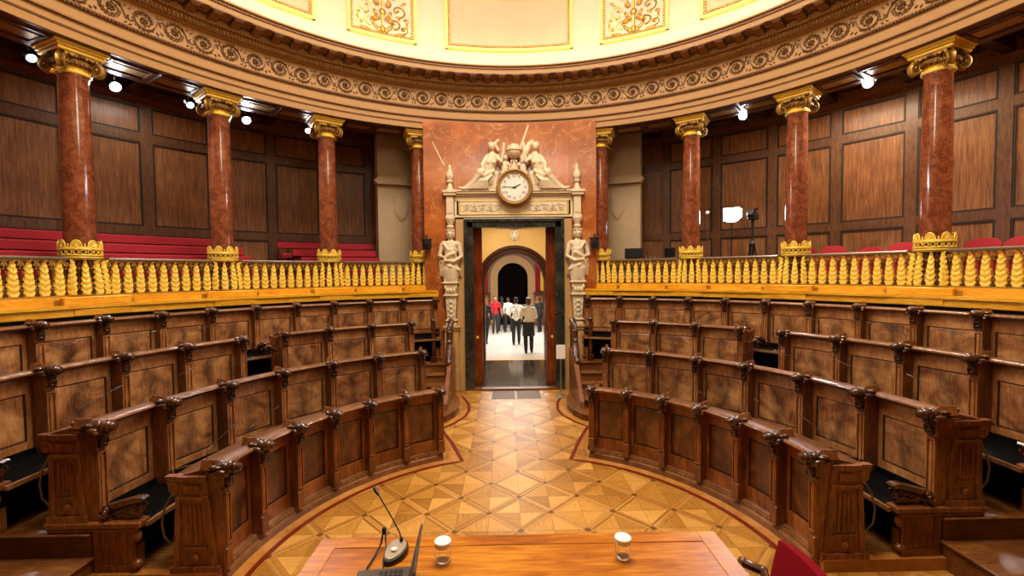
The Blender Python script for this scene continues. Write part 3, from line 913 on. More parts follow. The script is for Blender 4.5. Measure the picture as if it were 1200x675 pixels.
fr = [(-1.13, 1.17, -0.035, 0, 3.695, 3.712), (-1.13, 1.17, -0.035, 0, 3.968, 3.985), (-1.13, -1.11, -0.035, 0, 3.70, 3.98), (1.15, 1.17, -0.035, 0, 3.70, 3.98)]
pbox('gilt_edging', fr, 'gold', 0)
# slender pilasters carrying finials, on tall pedestals
CARX = 1.325
for s in (-1, 1):
    x = 0.02 + s * CARX
    mb = MB()
    mb.box(x - 0.16, x + 0.16, -0.14, 0.2, 0.0, 0.42, c=0.01); mb.box(x - 0.145, x + 0.145, -0.125, 0.2, 0.42, 1.28, c=0.004)
    mb.box(x - 0.155, x + 0.155, -0.135, 0.2, 0.42, 0.47, c=0.01)
    mb.box(x - 0.16, x + 0.16, -0.15, 0.2, 1.28, 1.33, c=0.01); mb.box(x - 0.18, x + 0.18, -0.17, 0.2, 1.33, 1.38, c=0.012)
    mb.box(x - 0.10, x + 0.10, -0.135, -0.12, 0.55, 1.18, c=0.004)
    mb.build('pedestal', 'stone', portal, False)
    mb = MB().box(x - 0.075, x + 0.075, -0.10, 0.3, 3.66, 4.08, c=0.004)
    mb.box(x - 0.055, x + 0.055, -0.112, -0.10, 3.72, 4.02); mb.box(x - 0.09, x + 0.09, -0.12, 0.3, 3.62, 3.67, c=0.008)
    mb.box(x - 0.13, x + 0.13, -0.15, 0.3, 4.08, 4.13, c=0.01); mb.box(x - 0.15, x + 0.15, -0.17, 0.3, 4.13, 4.19, c=0.012)
    mb.build('pilaster', 'ivory', portal, False)
    mb = MB().lathe([(0.085, 4.19), (0.085, 4.22), (0.055, 4.26), (0.045, 4.34), (0.075, 4.37), (0.075, 4.39), (0.05, 4.41), (0.078, 4.46), (0.082, 4.52), (0.06, 4.58), (0.035, 4.63), (0.042, 4.66), (0.028, 4.70), (0.008, 4.74)], 16, T((x, -0.03, 0)))
    mb.build('finial', 'ivory', portal)
# veined black marble frame
fm = MB()
fm.box(-1.03, -0.84, -0.05, 0.3, 0.0, 3.61); fm.box(0.88, 1.07, -0.05, 0.3, 0.0, 3.61); fm.box(-1.03, 1.07, -0.05, 0.3, 3.42, 3.61)
fm.box(-1.03, -0.96, -0.075, -0.05, 0.0, 3.61); fm.box(1.0, 1.07, -0.075, -0.05, 0.0, 3.61); fm.box(-0.96, 1.0, -0.075, -0.05, 3.54, 3.61)
fm.build('black_marble_frame', 'blackmarble', portal, False, bevel=0.008)['label'] = 'black veined marble door frame'

# opened door leaves folded into the passage
for s, wd in ((-1, 'beside the man in the red shirt'), (1, 'beside the white sign')):
    x = 0.02 + s * 0.86
    t = empty('wooden_door', T((x, 5.99, 0.02)), 'tall reddish walnut door leaf folded open ' + wd, 'door')
    mb = MB().box(-0.03 - (0.14 if s > 0 else 0), 0.03 + (0.14 if s < 0 else 0), 0, 0.06, 0.0, 3.40, c=0.006)
    mb.build('door_stile', 'doorwood', t, False)
    mb = MB().box(-0.025 + s * 0.0, 0.025, 0.06, 0.95, 0.0, 3.40, c=0.005)
    for z0, z1 in ((0.25, 0.95), (1.15, 2.2), (2.4, 3.2)):
        mb.box(-0.032, 0.032, 0.18, 0.84, z0, z1, c=0.005)
    mb.build('door_panel', 'archwood', t, False)
    mb = MB().lathe([(0.012, -0.01), (0.012, -0.05), (0.028, -0.06), (0.028, -0.08), (0.01, -0.085)], 12, RX(-90) @ T((0, 0, 0)))
    mb2 = MB(); mb2.merge(mb, T((-s * 0.06, -0.085, 1.08)))
    mb2.build('door_knob', 'gold', t)

# ------------------------------------------------------------------ lobby beyond the door
mb = MB().add([(-1.6, 5.75, 0.02), (1.6, 5.75, 0.02), (1.6, 8.75, 0.02), (-1.6, 8.75, 0.02)], [(0, 1, 2, 3)])
struct(mb, 'floor_passage', 'floormarble', False)
mb = MB().box(-0.98, 1.0, 5.62, 5.80, 0.0, 0.035); struct(mb, 'trim_36', 'step')
mb = MB().add([(-4.5, 8.75, 0.015), (4.5, 8.75, 0.015), (4.5, 24.5, -0.85), (-4.5, 24.5, -0.85)], [(0, 1, 2, 3)])
struct(mb, 'floor_lobby', 'lobbyfloor', False)
mb = MB().box(-1.3, 1.3, 8.72, 9.15, 0.016, 0.022); struct(mb, 'trim_37', 'stone', False)
ww = MB()
for s in (-1, 1): ww.box(min(s * 1.3, s * 1.5), max(s * 1.3, s * 1.5), 6.28, 8.85, 0, 4.2)
struct(ww, 'wall_passage', 'lobbywall', False)
mb = MB().box(-1.5, 1.5, 6.28, 8.9, 4.2, 4.3); struct(mb, 'ceiling_passage', 'lobbywall', False)
def arched(y0, y1, cx, cz, r, xw, ztop, z0=0.0, n=32):
    """wall slab with a round-headed opening"""
    mb = MB(); vs = []; 
    arcp = [(cx + r * cos(PI - PI * i / n), cz + r * sin(PI * i / n)) for i in range(n + 1)]
    inner = [(cx - r, z0)] + arcp + [(cx + r, z0)]
    outer = [(cx - xw, z0), (cx - xw, cz)]
    outer = [(cx - xw, z0)]
    for i in range(n + 1):
        a = PI - PI * i / n
        dx, dz = cos(a), sin(a)
        k = min(xw / abs(dx) if abs(dx) > 1e-6 else 1e9, (ztop - cz) / dz if dz > 1e-6 else 1e9)
        outer.append((cx + dx * k, cz + dz * k))
    outer.append((cx + xw, z0))
    m_ = len(inner)
    for y in (y0, y1):
        for p in inner: vs.append((p[0], y, p[1]))
        for p in outer: vs.append((p[0], y, p[1]))
    fs = []
    for i in range(m_ - 1):
        fs.append((i, i + 1, m_ + i + 1, m_ + i))
        fs.append((2 * m_ + i, 3 * m_ + i, 3 * m_ + i + 1, 2 * m_ + i + 1))
        fs.append((i, 2 * m_ + i, 2 * m_ + i + 1, i + 1))
        fs.append((m_ + i, m_ + i + 1, 3 * m_ + i + 1, 3 * m_ + i))
    return mb.add(vs, fs)
ARX, ARZ = 0.14, 2.16
struct(arched(8.62, 8.95, ARX, ARZ, 1.0, 1.6, 4.25), 'wall_arch', 'lobbywall', False)
def arch_ring(y0, y1, cx, cz, r0, r1, z0, n=36):
    mb = MB(); vs = []; fs = []
    pr = [(cx - r0, z0, cx - r1, z0)] + [(cx + r0 * cos(PI - PI * i / n), cz + r0 * sin(PI * i / n), cx + r1 * cos(PI - PI * i / n), cz + r1 * sin(PI * i / n)) for i in range(n + 1)] + [(cx + r0, z0, cx + r1, z0)]
    for a, b, c_, d in pr: vs += [(a, y0, b), (c_, y0, d), (c_, y1, d), (a, y1, b)]
    for i in range(len(pr) - 1):
        for j in range(4):
            k = (j + 1) % 4
            fs.append((4 * i + j, 4 * i + k, 4 * i + 4 + k, 4 * i + 4 + j))
    return mb.add(vs, fs)
t = arch_ring(8.50, 9.0, ARX, ARZ, 0.83, 1.05, 0.016).merge(arch_ring(8.46, 8.52, ARX, ARZ, 0.98, 1.06, 0.016)).build('wooden_arch', 'archwood', None, True)
tag(t, 'dark reddish round arch framing the lobby beyond the doorway', 'arch')
# white coat of arms above the arch
cb = MB(); cb.ell((0, -0.03, 0), (0.085, 0.05, 0.12), 14, 8); cb.ell((0, -0.06, 0), (0.06, 0.03, 0.09), 12, 8)
for sx in (-1, 1): cb.tube([(0, -0.03, 0.13), (sx * 0.07, -0.03, 0.12), (sx * 0.1, -0.03, 0.05), (sx * 0.09, -0.03, -0.05), (sx * 0.03, -0.03, -0.13)], 0.018, 6)
cb.ell((0, -0.03, 0.15), (0.05, 0.03, 0.03))
o = cb.build('carved_escutcheon', 'white', None, M=T((0.15, 8.62, 3.49))); tag(o, 'small white oval escutcheon on the yellow wall above the dark arch', 'coat of arms')
# hanging lantern tips
lt = empty('hanging_lantern', T((0.12, 8.0, 3.62)), 'dark iron lantern hanging just under the doorway lintel', 'lantern')
mb = MB()
for i in range(5):
    a = i * 2 * PI / 5 + 0.3
    mb.tube([(0.03 * cos(a), 0.03 * sin(a), 0.02), (0.1 * cos(a), 0.1 * sin(a), -0.02), (0.12 * cos(a), 0.12 * sin(a), 0.06)], 0.009, 5)
mb.ell((0, 0, 0), (0.03, 0.03, 0.04)); mb.build('lantern_arms', 'black', lt)
MB().tube([(0, 0, 0.03), (0, 0, 0.53)], 0.008, 6).build('lantern_rod', 'black', lt)
# lobby shell
FY = 24.3
def lobz(y): return 0.015 - 0.0549 * (y - 8.75) if y > 8.75 else 0.015
wl = MB()
wl.box(-4.6, -4.5, 8.9, 24.6, -1, 5.0); wl.box(4.5, 4.6, 8.9, 24.6, -1, 5.0)
wl.box(-4.6, -1.5, 8.85, 8.95, -1, 5.0); wl.box(1.75, 4.6, 8.85, 8.95, -1, 5.0); wl.box(-1.6, 1.8, 8.85, 8.95, 4.2, 5.0)
struct(wl, 'wall_lobby', 'lobbystone', False)
struct(MB().box(-4.6, 4.6, 8.85, 24.6, 5.0, 5.1), 'ceiling_lobby', 'plaster', False)
struct(arched(FY, FY + 0.3, 0.36, 2.13, 0.99, 4.7, 5.0, -1.0), 'wall_far', 'lobbystone', False)
o = arch_ring(FY - 0.12, FY - 0.005, 0.36, 2.13, 0.95, 1.42, -0.84).build('stone_arch', 'stone', None); tag(o, 'pale stone arch around the dark doorway at the far end of the lobby', 'arch')
t = empty('dark_door', T((0.36, FY + 0.35, -0.85)), 'black double door under the far stone arch of the lobby', 'door')
MB().box(-1.05, 1.05, 0, 0.08, 0, 4.0).build('door_panel', 'dark', t, False)
mb = MB()
for x0, x1 in ((-0.52, -0.03), (0.03, 0.52)):
    for z0, z1 in ((0.2, 1.4), (1.5, 3.0)): mb.box(x0, x1, -0.03, -0.002, z0, z1, c=0.01)
mb.build('door_leaf', 'dark', t, False)
# banners and the wooden cabinets under them
for x, w_, mat, lab in ((-1.42, 0.22, 'silk', 'red banner hanging alone on the lobby wall beside the far arch'), (1.93, 0.14, 'silk', 'narrow red banner hanging next to the yellow one in the lobby'), (2.30, 0.20, 'gold', 'yellow banner hanging beside a red one in the lobby')):
    mb = MB(); n = 24; vs = []; fs = []
    for i in range(n + 1):
        u_ = i / n; yy = 0.02 * sin(u_ * 22)
        vs += [(-w_ + 2 * w_ * u_, yy, 0), (-w_ + 2 * w_ * u_, yy, 2.1), (-w_ + 2 * w_ * u_, yy + 0.012, 0), (-w_ + 2 * w_ * u_, yy + 0.012, 2.1)]
    for i in range(n):
        k = 4 * i
        fs += [(k, k + 4, k + 5, k + 1), (k + 2, k + 3, k + 7, k + 6), (k, k + 2, k + 6, k + 4), (k + 1, k + 5, k + 7, k + 3)]
    mb.add(vs, fs); tt = empty('banner', T((x, FY - 0.2, 1.30)), lab, 'banner')
    mb.build('banner_cloth', mat, tt)
    MB().tube([(-w_ - 0.02, 0, 2.11), (w_ + 0.02, 0, 2.11)], 0.015, 6).build('banner_rod', 'gold', tt)
for x in (-1.62, 2.2):
    tt = empty('wooden_cabinet', T((x, FY - 0.6, lobz(FY - 0.6))), 'tall carved wooden cabinet in the lobby ' + ('under the lone red banner' if x < 0 else 'under the red and yellow banners'), 'cabinet')
    MB().box(-0.52, 0.52, -0.25, 0.25, 0, 1.95, c=0.01).build('body', 'doorwood', tt, False)
    MB().box(-0.58, 0.58, -0.3, 0.28, 1.95, 2.03, c=0.015).build('cornice', 'archwood', tt, False)
    for k in (-1, 1): MB().box(min(k * 0.04, k * 0.46), max(k * 0.04, k * 0.46), -0.275, -0.25, 0.15, 1.8, c=0.01).build('cabinet_door', 'frame2', tt, False)
# a dark marble mat plate set in the parquet in front of the threshold
for x0, x1 in ((-0.42, 0.055), (0.075, 0.57)):
    mb = MB().box(x0, x1, 5.0, 5.60, 0.0, 0.005)
    for i in range(18):
        mb.box(x0 + 0.015, x1 - 0.015, 5.02 + i * 0.032, 5.036 + i * 0.032, 0.005, 0.008)
    o = mb.build('floor_grate', 'spindle', None, False); tag(o, 'bronze floor grate before the threshold, ' + ('the half beside the sign' if x0 > 0 else 'the half away from the sign'), 'grate', 'floor grates')

# ================================================================== COLUMNS
def leaf_mesh(H=0.46, W=0.064, name='acanthus_leaf'):
    nx, nz = 8, 44
    vs = []; fs = []
    for k in range(nz + 1):
        t = k / nz
        lob = (t * 6.5) % 1.0
        env = (0.92 + 0.22 * sin(PI * min(1, t * 1.5))) * (1 - 0.30 * t) * (1 - max(0, t - 0.80) * 3.2)
        env = max(env, 0.12)
        wd = W * env * (1 - 0.26 * lob)
        for i in range(nx + 1):
            u_ = i / nx * 2 - 1
            ph = t * 6.5 - abs(u_) * 0.9
            rid = 0.5 + 0.5 * cos(2 * PI * ph)
            dep = -0.034 * (1 - u_ * u_) ** 0.5 - 0.024 * rid * (abs(u_) ** 0.6) - (0.010 if abs(u_) < 0.15 else 0)
            dep -= 0.05 * max(0, t - 0.86) / 0.14 * (1 - abs(u_)) + 0.012 * sin(PI * t)
            vs.append((u_ * wd, dep, t * H - abs(u_) * 0.012))
    for k in range(nz):
        for i in range(nx):
            a = k * (nx + 1) + i
            fs.append((a, a + 1, a + nx + 2, a + nx + 1))
    b = len(vs)
    for k in range(nz + 1):
        for i in (0, nx):
            x, y, z = vs[k * (nx + 1) + i]
            vs.append((x * 0.9, y + 0.022, z))
    for k in range(nz):
        p0 = k * (nx + 1); p1 = (k + 1) * (nx + 1); q0 = b + 2 * k; q1 = b + 2 * k + 2
        fs.append((p0, p1, q1, q0)); fs.append((p0 + nx, q0 + 1, q1 + 1, p1 + nx)); fs.append((q0, q1, q1 + 1, q0 + 1))
    return MB().add(vs, fs)
leafM = leaf_mesh().mesh('acanthus_leaf', 'gold', True, 60)
smallM = leaf_mesh(0.46, 0.056).mesh('pedestal_leaf', 'gold', True, 60)
sb = MB().lathe([(0.020, 0.0), (0.030, 0.015), (0.030, 0.035), (0.012, 0.05), (0.026, 0.075), (0.026, 0.09), (0.010, 0.11), (0.008, 0.28), (0.014, 0.30), (0.012, 0.33), (0.022, 0.345), (0.016, 0.36), (0.026, 0.385), (0.030, 0.405), (0.014, 0.42), (0.012, 0.47)], 10)
sb.tube([(0.0, 0, 0.20), (0.018, 0, 0.20), (-0.018, 0, 0.20)], 0.005, 5)
for sx in (-1, 1):
    sb.tube([(0, -0.005, 0.075), (sx * 0.03, -0.005, 0.06), (sx * 0.040, -0.005, 0.03), (sx * 0.026, -0.005, 0.008), (sx * 0.01, -0.005, 0.012)], 0.006, 5)
spinM = sb.mesh('turned_spindle', 'spindle')
fb = MB()
for i in range(5):
    a = i * 2 * PI / 5 - PI / 2
    fb.ell((0.020 * cos(a), -0.02, 0.405 + 0.020 * sin(a)), (0.014, 0.010, 0.014), 6, 4)
fb.ell((0, -0.028, 0.405), 0.010, 6, 4)
flowM = fb.mesh('gilt_flower', 'golddark')

# shaft with a slight swell
sh = MB().lathe([(0.20, 2.24), (0.222, 2.6), (0.224, 3.2), (0.222, 3.9), (0.214, 4.6), (0.205, 5.08), (0.213, 5.10), (0.213, 5.12)], 40)
shaftM = sh.mesh('shaft', 'redmarble', True, 40)
# gilt collar at the foot of the shaft
cb = MB()
def torus(mb, R, r, z, n=40, k=8, M=None): mb.tube([(R * cos(2 * PI * i / n), R * sin(2 * PI * i / n), z) for i in range(n)], r, k, M, True)
for R, r, z in ((0.285, 0.013, 2.735), (0.290, 0.010, 2.765), (0.292, 0.012, 2.845), (0.285, 0.012, 2.862)): torus(cb, R, r, z)
for i in range(20):
    a = i * 18; M = RZ(a) @ T((0, -0.288, 2.805))
    cb.tube([(0.030 * cos(2 * PI * j / 12), 0, 0.027 * sin(2 * PI * j / 12)) for j in range(12)], 0.0065, 5, M, True)
    cb.ell((0.044, 0, 0), (0.006, 0.006, 0.03), 5, 4, M)
for i in range(8):
    a = i * 45 + 10; M = RZ(a) @ T((0, -0.278, 2.87))
    n = 12; rim = [(0.072 * cos(PI * j / n), 0, 0.088 * sin(PI * j / n)) for j in range(n + 1)]
    cb.tube(rim, 0.011, 6, M)
    for j in range(1, 6):
        b = PI * j / 6
        cb.tube([(0, -0.004, 0.0), (0.06 * cos(b), -0.004, 0.075 * sin(b))], [0.006, 0.011], 5, M)
    cb.prism([(x, z) for x, y, z in rim], -0.002, 0.006, M)
    cb.ell((0, -0.01, 0.012), 0.016, 8, 5, M)
    M2 = RZ(a + 22.5) @ T((0, -0.285, 2.87)); cb.ell((0, 0, 0.02), (0.012, 0.012, 0.028), 7, 5, M2)
crownM = cb.mesh('gilt_collar', 'gold')
inM = MB().lathe([(0.275, 2.735), (0.279, 2.80), (0.275, 2.86)], 32).mesh('collar_band', 'spindle')
# pedestal: cap and base of the ring of leaves, seen between the balusters
pb = MB().lathe([(0.30, 2.70), (0.315, 2.705), (0.315, 2.725), (0.29, 2.735)], 32).lathe([(0.40, 2.225), (0.40, 2.245), (0.385, 2.25)], 32).lathe([(0.21, 2.24), (0.19, 2.45), (0.2, 2.7)], 24)
pedM = pb.mesh('pedestal_core', 'golddark')
# Ionic capital with four corner volutes
cp = MB().lathe([(0.213, 5.12), (0.238, 5.125), (0.243, 5.145), (0.232, 5.16), (0.215, 5.165), (0.215, 5.19), (0.25, 5.21), (0.29, 5.245), (0.30, 5.27), (0.27, 5.30), (0.25, 5.33)], 36)
cg = MB()
for i in range(24):
    a = i * 15; cg.ell((0, -0.285, 5.235), (0.026, 0.025, 0.035), 7, 5, RZ(a))
for q in range(4):
    M = RZ(45 + 90 * q) @ T((0, -0.345, 5.235))
    # volute as a scroll: axis along local x
    MX = M @ RY(90)
    cp.lathe([(0.088, -0.055), (0.098, -0.05), (0.083, -0.02), (0.076, 0.0), (0.083, 0.02), (0.098, 0.05), (0.088, 0.055)], 24, MX)
    for sx in (-1, 1):
        pts = []
        for j in range(30):
            t = j / 29; r = 0.095 * (1 - 0.82 * t); a = PI / 2 + t * 4.4 * PI
            pts.append((sx * 0.058, -r * cos(a), r * sin(a)))
        cp.tube(pts, [0.013 - 0.007 * j / 29 for j in range(30)], 5, M)
        cg.ell((sx * 0.055, 0, 0), (0.012, 0.075, 0.075), 12, 6, M)
        cp.ell((sx * 0.066, 0, 0), (0.012, 0.018, 0.018), 8, 5, M)
    # band joining the volutes
    cp.prism([(-0.02, 5.30), (-0.36, 5.345), (-0.36, 5.36), (0.0, 5.36)], -0.05, 0.05, RZ(45 + 90 * q), axis='x')
    # palmette in the middle of each face
    N = RZ(90 * q)
    cp.prism([(-0.21, 5.31), (0.21, 5.31), (0.24, 5.36), (-0.24, 5.36)], -0.30, -0.1, N)
    for j in range(5):
        b = PI * (j + 1) / 6
        cg.ell((0.05 * cos(b), -0.305, 5.30 + 0.04 * sin(b)), (0.016, 0.016, 0.03), 6, 4, N)
    for sx in (-1, 1): cg.tube([(sx * 0.08, -0.305, 5.33), (sx * 0.14, -0.31, 5.30), (sx * 0.19, -0.315, 5.33)], 0.012, 5, N)
    cg.ell((0, -0.31, 5.325), (0.03, 0.025, 0.02), 7, 5, N)
capM = cp.mesh('capital_scrolls', 'golddark', True, 45)
capgM = cg.mesh('capital_relief', 'spindle', True, 45)
nkM = MB().lathe([(0.208, 5.115), (0.241, 5.125), (0.247, 5.145), (0.236, 5.162), (0.218, 5.168), (0.219, 5.192), (0.24, 5.20)], 36).mesh('capital_neck', 'gold')
ab = MB().box(-0.33, 0.33, -0.33, 0.33, 5.355, 5.40, c=0.012).box(-0.35, 0.35, -0.355, 0.36, 5.398, 5.43, c=0.008).box(-0.385, 0.385, -0.385, 0.39, 5.43, 5.475, c=0.012)
abM = ab.mesh('abacus', 'gold', False)
ORD = ['first', 'second', 'third', 'fourth', 'fifth']
for s in (-1, 1):
    side = 'on the tripod side' if s > 0 else 'on the red bench side'
    for k, a in enumerate(COLA[:5]):
        lab = 'red marble column with gilt capital, %s from the doorway, %s' % (ORD[k], side)
        t = empty('marble_column', polar_matrix(s * a, 6.3), lab, 'column')
        K = Matrix.Diagonal((0.75, 0.75, 1, 1))
        for me_, nm_ in ((shaftM, 'shaft'), (crownM, 'gilt_collar'), (inM, 'collar_band'), (capM, 'capital'), (capgM, 'capital_relief'), (nkM, 'capital_neck'), (abM, 'abacus'), (pedM, 'pedestal_core')):
            place(me_, nm_, t, K)
        for i in range(12):
            an = i * 30 + 15
            if 105 < an < 255: continue
            if k == 0 and s * ((an + 180) % 360 - 180) < -40: continue
            tilt = Matrix.Rotation(0.12, 4, 'X')
            place(smallM, 'pedestal_leaf', t, RZ(an) @ T((0, -0.250, 2.245)) @ Matrix.Rotation(-0.1, 4, 'X'))
            place(spinM, 'pedestal_spindle', t, RZ(an + 15) @ T((0, -0.245, 2.245)) @ Matrix.Rotation(-0.1, 4, 'X') @ Matrix.Scale(0.98, 4))

# ================================================================== BALUSTRADE
SEG = ['from first to second column', 'from second to third column', 'from third to fourth column', 'past the fourth column']
for s in (-1, 1):
    side = 'tripod side' if s > 0 else 'red bench side'
    for k in range(4):
        a, b = COLA[k], COLA[k + 1]
        mid = (a + b) / 2
        t = empty('balustrade', polar_matrix(s * mid, 6.17, 2.226), 'gilded leaf balustrade on the %s, %s' % (side, SEG[k]), 'balustrade')
        inv = t.matrix_world.inverted()
        g0, g1 = sorted((s * (a + 2.05), s * (b - 2.05)))
        mb = MB().arc([(6.11, 2.695), (6.235, 2.695), (6.245, 2.71), (6.235, 2.738), (6.12, 2.738), (6.10, 2.72)], g0, g1, 14)
        mb.build('handrail', 'railmetal', t, M=inv)
        mb = MB().arc([(6.12, 2.224), (6.23, 2.224), (6.23, 2.246), (6.12, 2.246)], g0, g1, 14)
        mb.arc([(6.14, 2.672), (6.21, 2.672), (6.21, 2.696), (6.14, 2.696)], g0, g1, 14)
        mb.build('gilt_rail', 'golddark', t, M=inv)
        n = 9; pitch = (b - a - 5.5) / (n - 1)
        for i in range(n):
            an = a + 2.75 + pitch * i
            place(leafM, 'acanthus_leaf', t, inv @ polar_matrix(s * an, 6.17, 2.235))
        for i in range(n + 1):
            an = a + 2.75 + pitch * (i - 0.5)
            sp = place(spinM, 'turned_spindle', t, inv @ polar_matrix(s * an, 6.16, 2.235))
            place(flowM, 'gilt_flower', sp)

# ================================================================== BENCHES
SP = {1: 11.02, 2: 11.02, 3: 8.62, 4: 6.58}
TOP = {1: 0.932, 2: 1.279, 3: 1.613, 4: 1.950}
BASE = {1: 0.11, 2: 0.50, 3: 0.84, 4: 1.22}
FLO = {1: 0.1, 2: 0.10, 3: 0.43, 4: 0.76}
PO = {1: 0.10, 2: 0.15, 3: 0.15, 4: 0.13}        # panel plane behind the heads
seatM = {}
# carved head of a post: a ringed barrel towards the well, with a gable behind
hb = MB().lathe([(0.012, -0.115), (0.024, -0.11), (0.030, -0.10), (0.022, -0.092), (0.034, -0.085), (0.040, -0.072), (0.034, -0.060), (0.027, -0.055), (0.040, -0.047), (0.043, -0.036), (0.038, -0.022), (0.029, -0.018), (0.036, -0.010), (0.039, 0.005), (0.034, 0.02), (0.028, 0.05), (0.026, 0.10)], 18, RX(-90))
for sx in (-1, 1):
    hb.ell((sx * 0.045, 0.02, -0.018), (0.022, 0.04, 0.020), 8, 5); hb.ell((sx * 0.035, 0.06, 0.012), (0.022, 0.045, 0.018), 8, 5)
    hb.ell((sx * 0.05, -0.015, -0.035), (0.014, 0.02, 0.014), 7, 4)
hb.v = [(x * 1.18, y * 1.1, z * 1.18) for x, y, z in hb.v]
headM = hb.mesh('carved_head', 'carved')
gb = MB().prism([(-0.035, -0.01), (0.035, -0.01), (0.006, 0.062), (-0.006, 0.062)], 0.05, 0.17)
gableM = gb.mesh('gable_block', 'post', False)
kb = MB()
kb.ell((0, -0.045, -0.062), (0.026, 0.026, 0.022), 10, 6); kb.ell((0, -0.028, -0.10), (0.024, 0.024, 0.03), 10, 6); kb.ell((0, -0.022, -0.14), (0.030, 0.026, 0.018), 10, 6)
kb.box(-0.034, 0.034, -0.03, 0.03, -0.165, -0.148)
for sx in (-1, 1): kb.ell((sx * 0.022, -0.03, -0.115), (0.010, 0.02, 0.035), 6, 4)
bracketM = kb.mesh('scroll_bracket', 'carved')
ftb = MB()
random.seed(3)
for i in range(5):
    an = -70 + i * 35
    ftb.ell((0.045 * sin(R_(an)), -0.05, 0.05 + 0.03 * cos(R_(an))), (0.020, 0.022, 0.030), 8, 5)
for i in range(4): ftb.ell((-0.03 + i * 0.02, -0.075, 0.02), (0.012, 0.02, 0.02), 7, 4)
ftb.ell((0, -0.08, 0.055), (0.022, 0.018, 0.022), 8, 5)
ftb.v = [(x * 1.25, y * 1.05, z * 1.3) for x, y, z in ftb.v]
footM = ftb.mesh('foot_carving', 'carved')
def make_row_meshes(k):
    H = TOP[k]; b = BASE[k]; po = PO[k]; d = SP[k]
    Rp = rowR[k] + po
    d0 = {}
    # post
    mb = MB()
    hw = 0.040 if k > 1 else 0.034
    mb.box(-hw, hw, 0.0, po + 0.05, b, H - 0.03, c=0.004)
    mb.box(-hw - 0.006, hw + 0.006, -0.012, 0.02, b, b + 0.07 + (0.10 if k == 1 else 0), c=0.004)
    mb.box(-hw - 0.004, hw + 0.004, -0.010, 0.02, H - 0.185, H - 0.165, c=0.003)
    st3 = MB()
    za_, zb_ = b + (0.20 if k == 1 else 0.09), H - 0.205
    for x0_, x1_ in ((-hw + 0.002, -hw + 0.012), (hw - 0.012, hw - 0.002)): st3.box(x0_, x1_, -0.012, 0.004, za_, zb_)
    st3.box(-hw + 0.002, hw - 0.002, -0.012, 0.004, za_, za_ + 0.012); st3.box(-hw + 0.002, hw - 0.002, -0.012, 0.004, zb_ - 0.012, zb_)
    st3.box(-0.012, 0.012, -0.009, 0.004, za_ + 0.03, zb_ - 0.03, c=0.003)
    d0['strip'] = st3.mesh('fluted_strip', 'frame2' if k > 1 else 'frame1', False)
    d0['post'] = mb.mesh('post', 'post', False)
    # panel in its frame
    w2 = Rp * math.tan(R_(d / 2)) - 0.005
    mat = 'frame1' if k == 1 else 'frame2'
    z0, z1 = b, H - 0.035
    fr = MB()
    st_ = 0.075 if k > 1 else 0.062
    tr = 0.17 if k > 1 else 0.13
    br = 0.12 if k > 1 else 0.15
    fr.box(-w2, -w2 + st_, 0, 0.03, z0, z1); fr.box(w2 - st_, w2, 0, 0.03, z0, z1)
    fr.box(-w2 + st_, w2 - st_, 0, 0.03, z1 - tr, z1); fr.box(-w2 + st_, w2 - st_, 0, 0.03, z0, z0 + br)
    e = 0.009
    x0, x1, y0, y1 = -w2 + st_, w2 - st_, z0 + br, z1 - tr
    gv = MB()
    for q in ((x0, x0 + e, y0, y1), (x1 - e, x1, y0, y1), (x0, x1, y1 - e, y1), (x0, x1, y0, y0 + e * 0.6)):
        gv.box(q[0], q[1], 0.010, 0.018, q[2], q[3])
    d0['groove'] = gv.mesh('panel_groove', 'groove', False)
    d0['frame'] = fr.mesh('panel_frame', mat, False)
    fi = MB().box(x0, x1, 0.016, 0.03, y0, y1)
    i_ = 0.022
    vs = [(x0 + e, 0.016, y0 + e), (x1 - e, 0.016, y0 + e), (x1 - e, 0.016, y1 - e), (x0 + e, 0.016, y1 - e), (x0 + i_, 0.006, y0 + i_), (x1 - i_, 0.006, y0 + i_), (x1 - i_, 0.006, y1 - i_), (x0 + i_, 0.006, y1 - i_)]
    fi.add(vs, [(0, 1, 5, 4), (1, 2, 6, 5), (2, 3, 7, 6), (3, 0, 4, 7), (4, 5, 6, 7)])
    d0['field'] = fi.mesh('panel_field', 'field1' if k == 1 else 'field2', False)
    # arm beside the seat
    if k > 1:
        ar = MB()
        ar.prism([(0.02, b + 0.09), (-0.14, b + 0.125), (-0.27, b + 0.16), (-0.33, b + 0.165), (-0.35, b + 0.185), (-0.33, b + 0.20), (-0.27, b + 0.20), (-0.14, b + 0.165), (0.02, b + 0.12)], -0.034, 0.034, axis='x')
        ar.limb([(0, -0.02, b + 0.07), (0, -0.14, b + 0.10), (0, -0.26, b + 0.14)], [0.018, 0.024, 0.026], 8)
        for q in range(4): ar.ell((0, -0.30 + q * 0.045, b + 0.10 - q * 0.012), (0.032, 0.028, 0.036), 9, 6)
        for sx in (-1, 1): ar.ell((sx * 0.026, -0.315, b + 0.125), (0.014, 0.022, 0.022), 7, 4); ar.ell((sx * 0.028, -0.25, b + 0.085), (0.012, 0.03, 0.02), 7, 4)
        ar.box(-0.018, 0.018, -0.30, 0.02, b - 0.02, b + 0.12, c=0.004)
        d0['arm'] = ar.mesh('armrest', 'carved')
    # tall side panel that closes the row
    po2 = po
    mb = MB()
    zb = FLO[k] if k == 1 else b + 0.02
    yb0, yb1, yt0, yt1 = (0.06, 0.41, 0.13, 0.36) if k == 1 else (0.10, 0.38, 0.14, 0.36)
    zt = H - 0.05
    def Y(z, f):
        t = (z - zb) / (zt - zb)
        a0_, a1_ = yb0 + (yt0 - yb0) * t, yb1 + (yt1 - yb1) * t
        return a0_ + (a1_ - a0_) * f
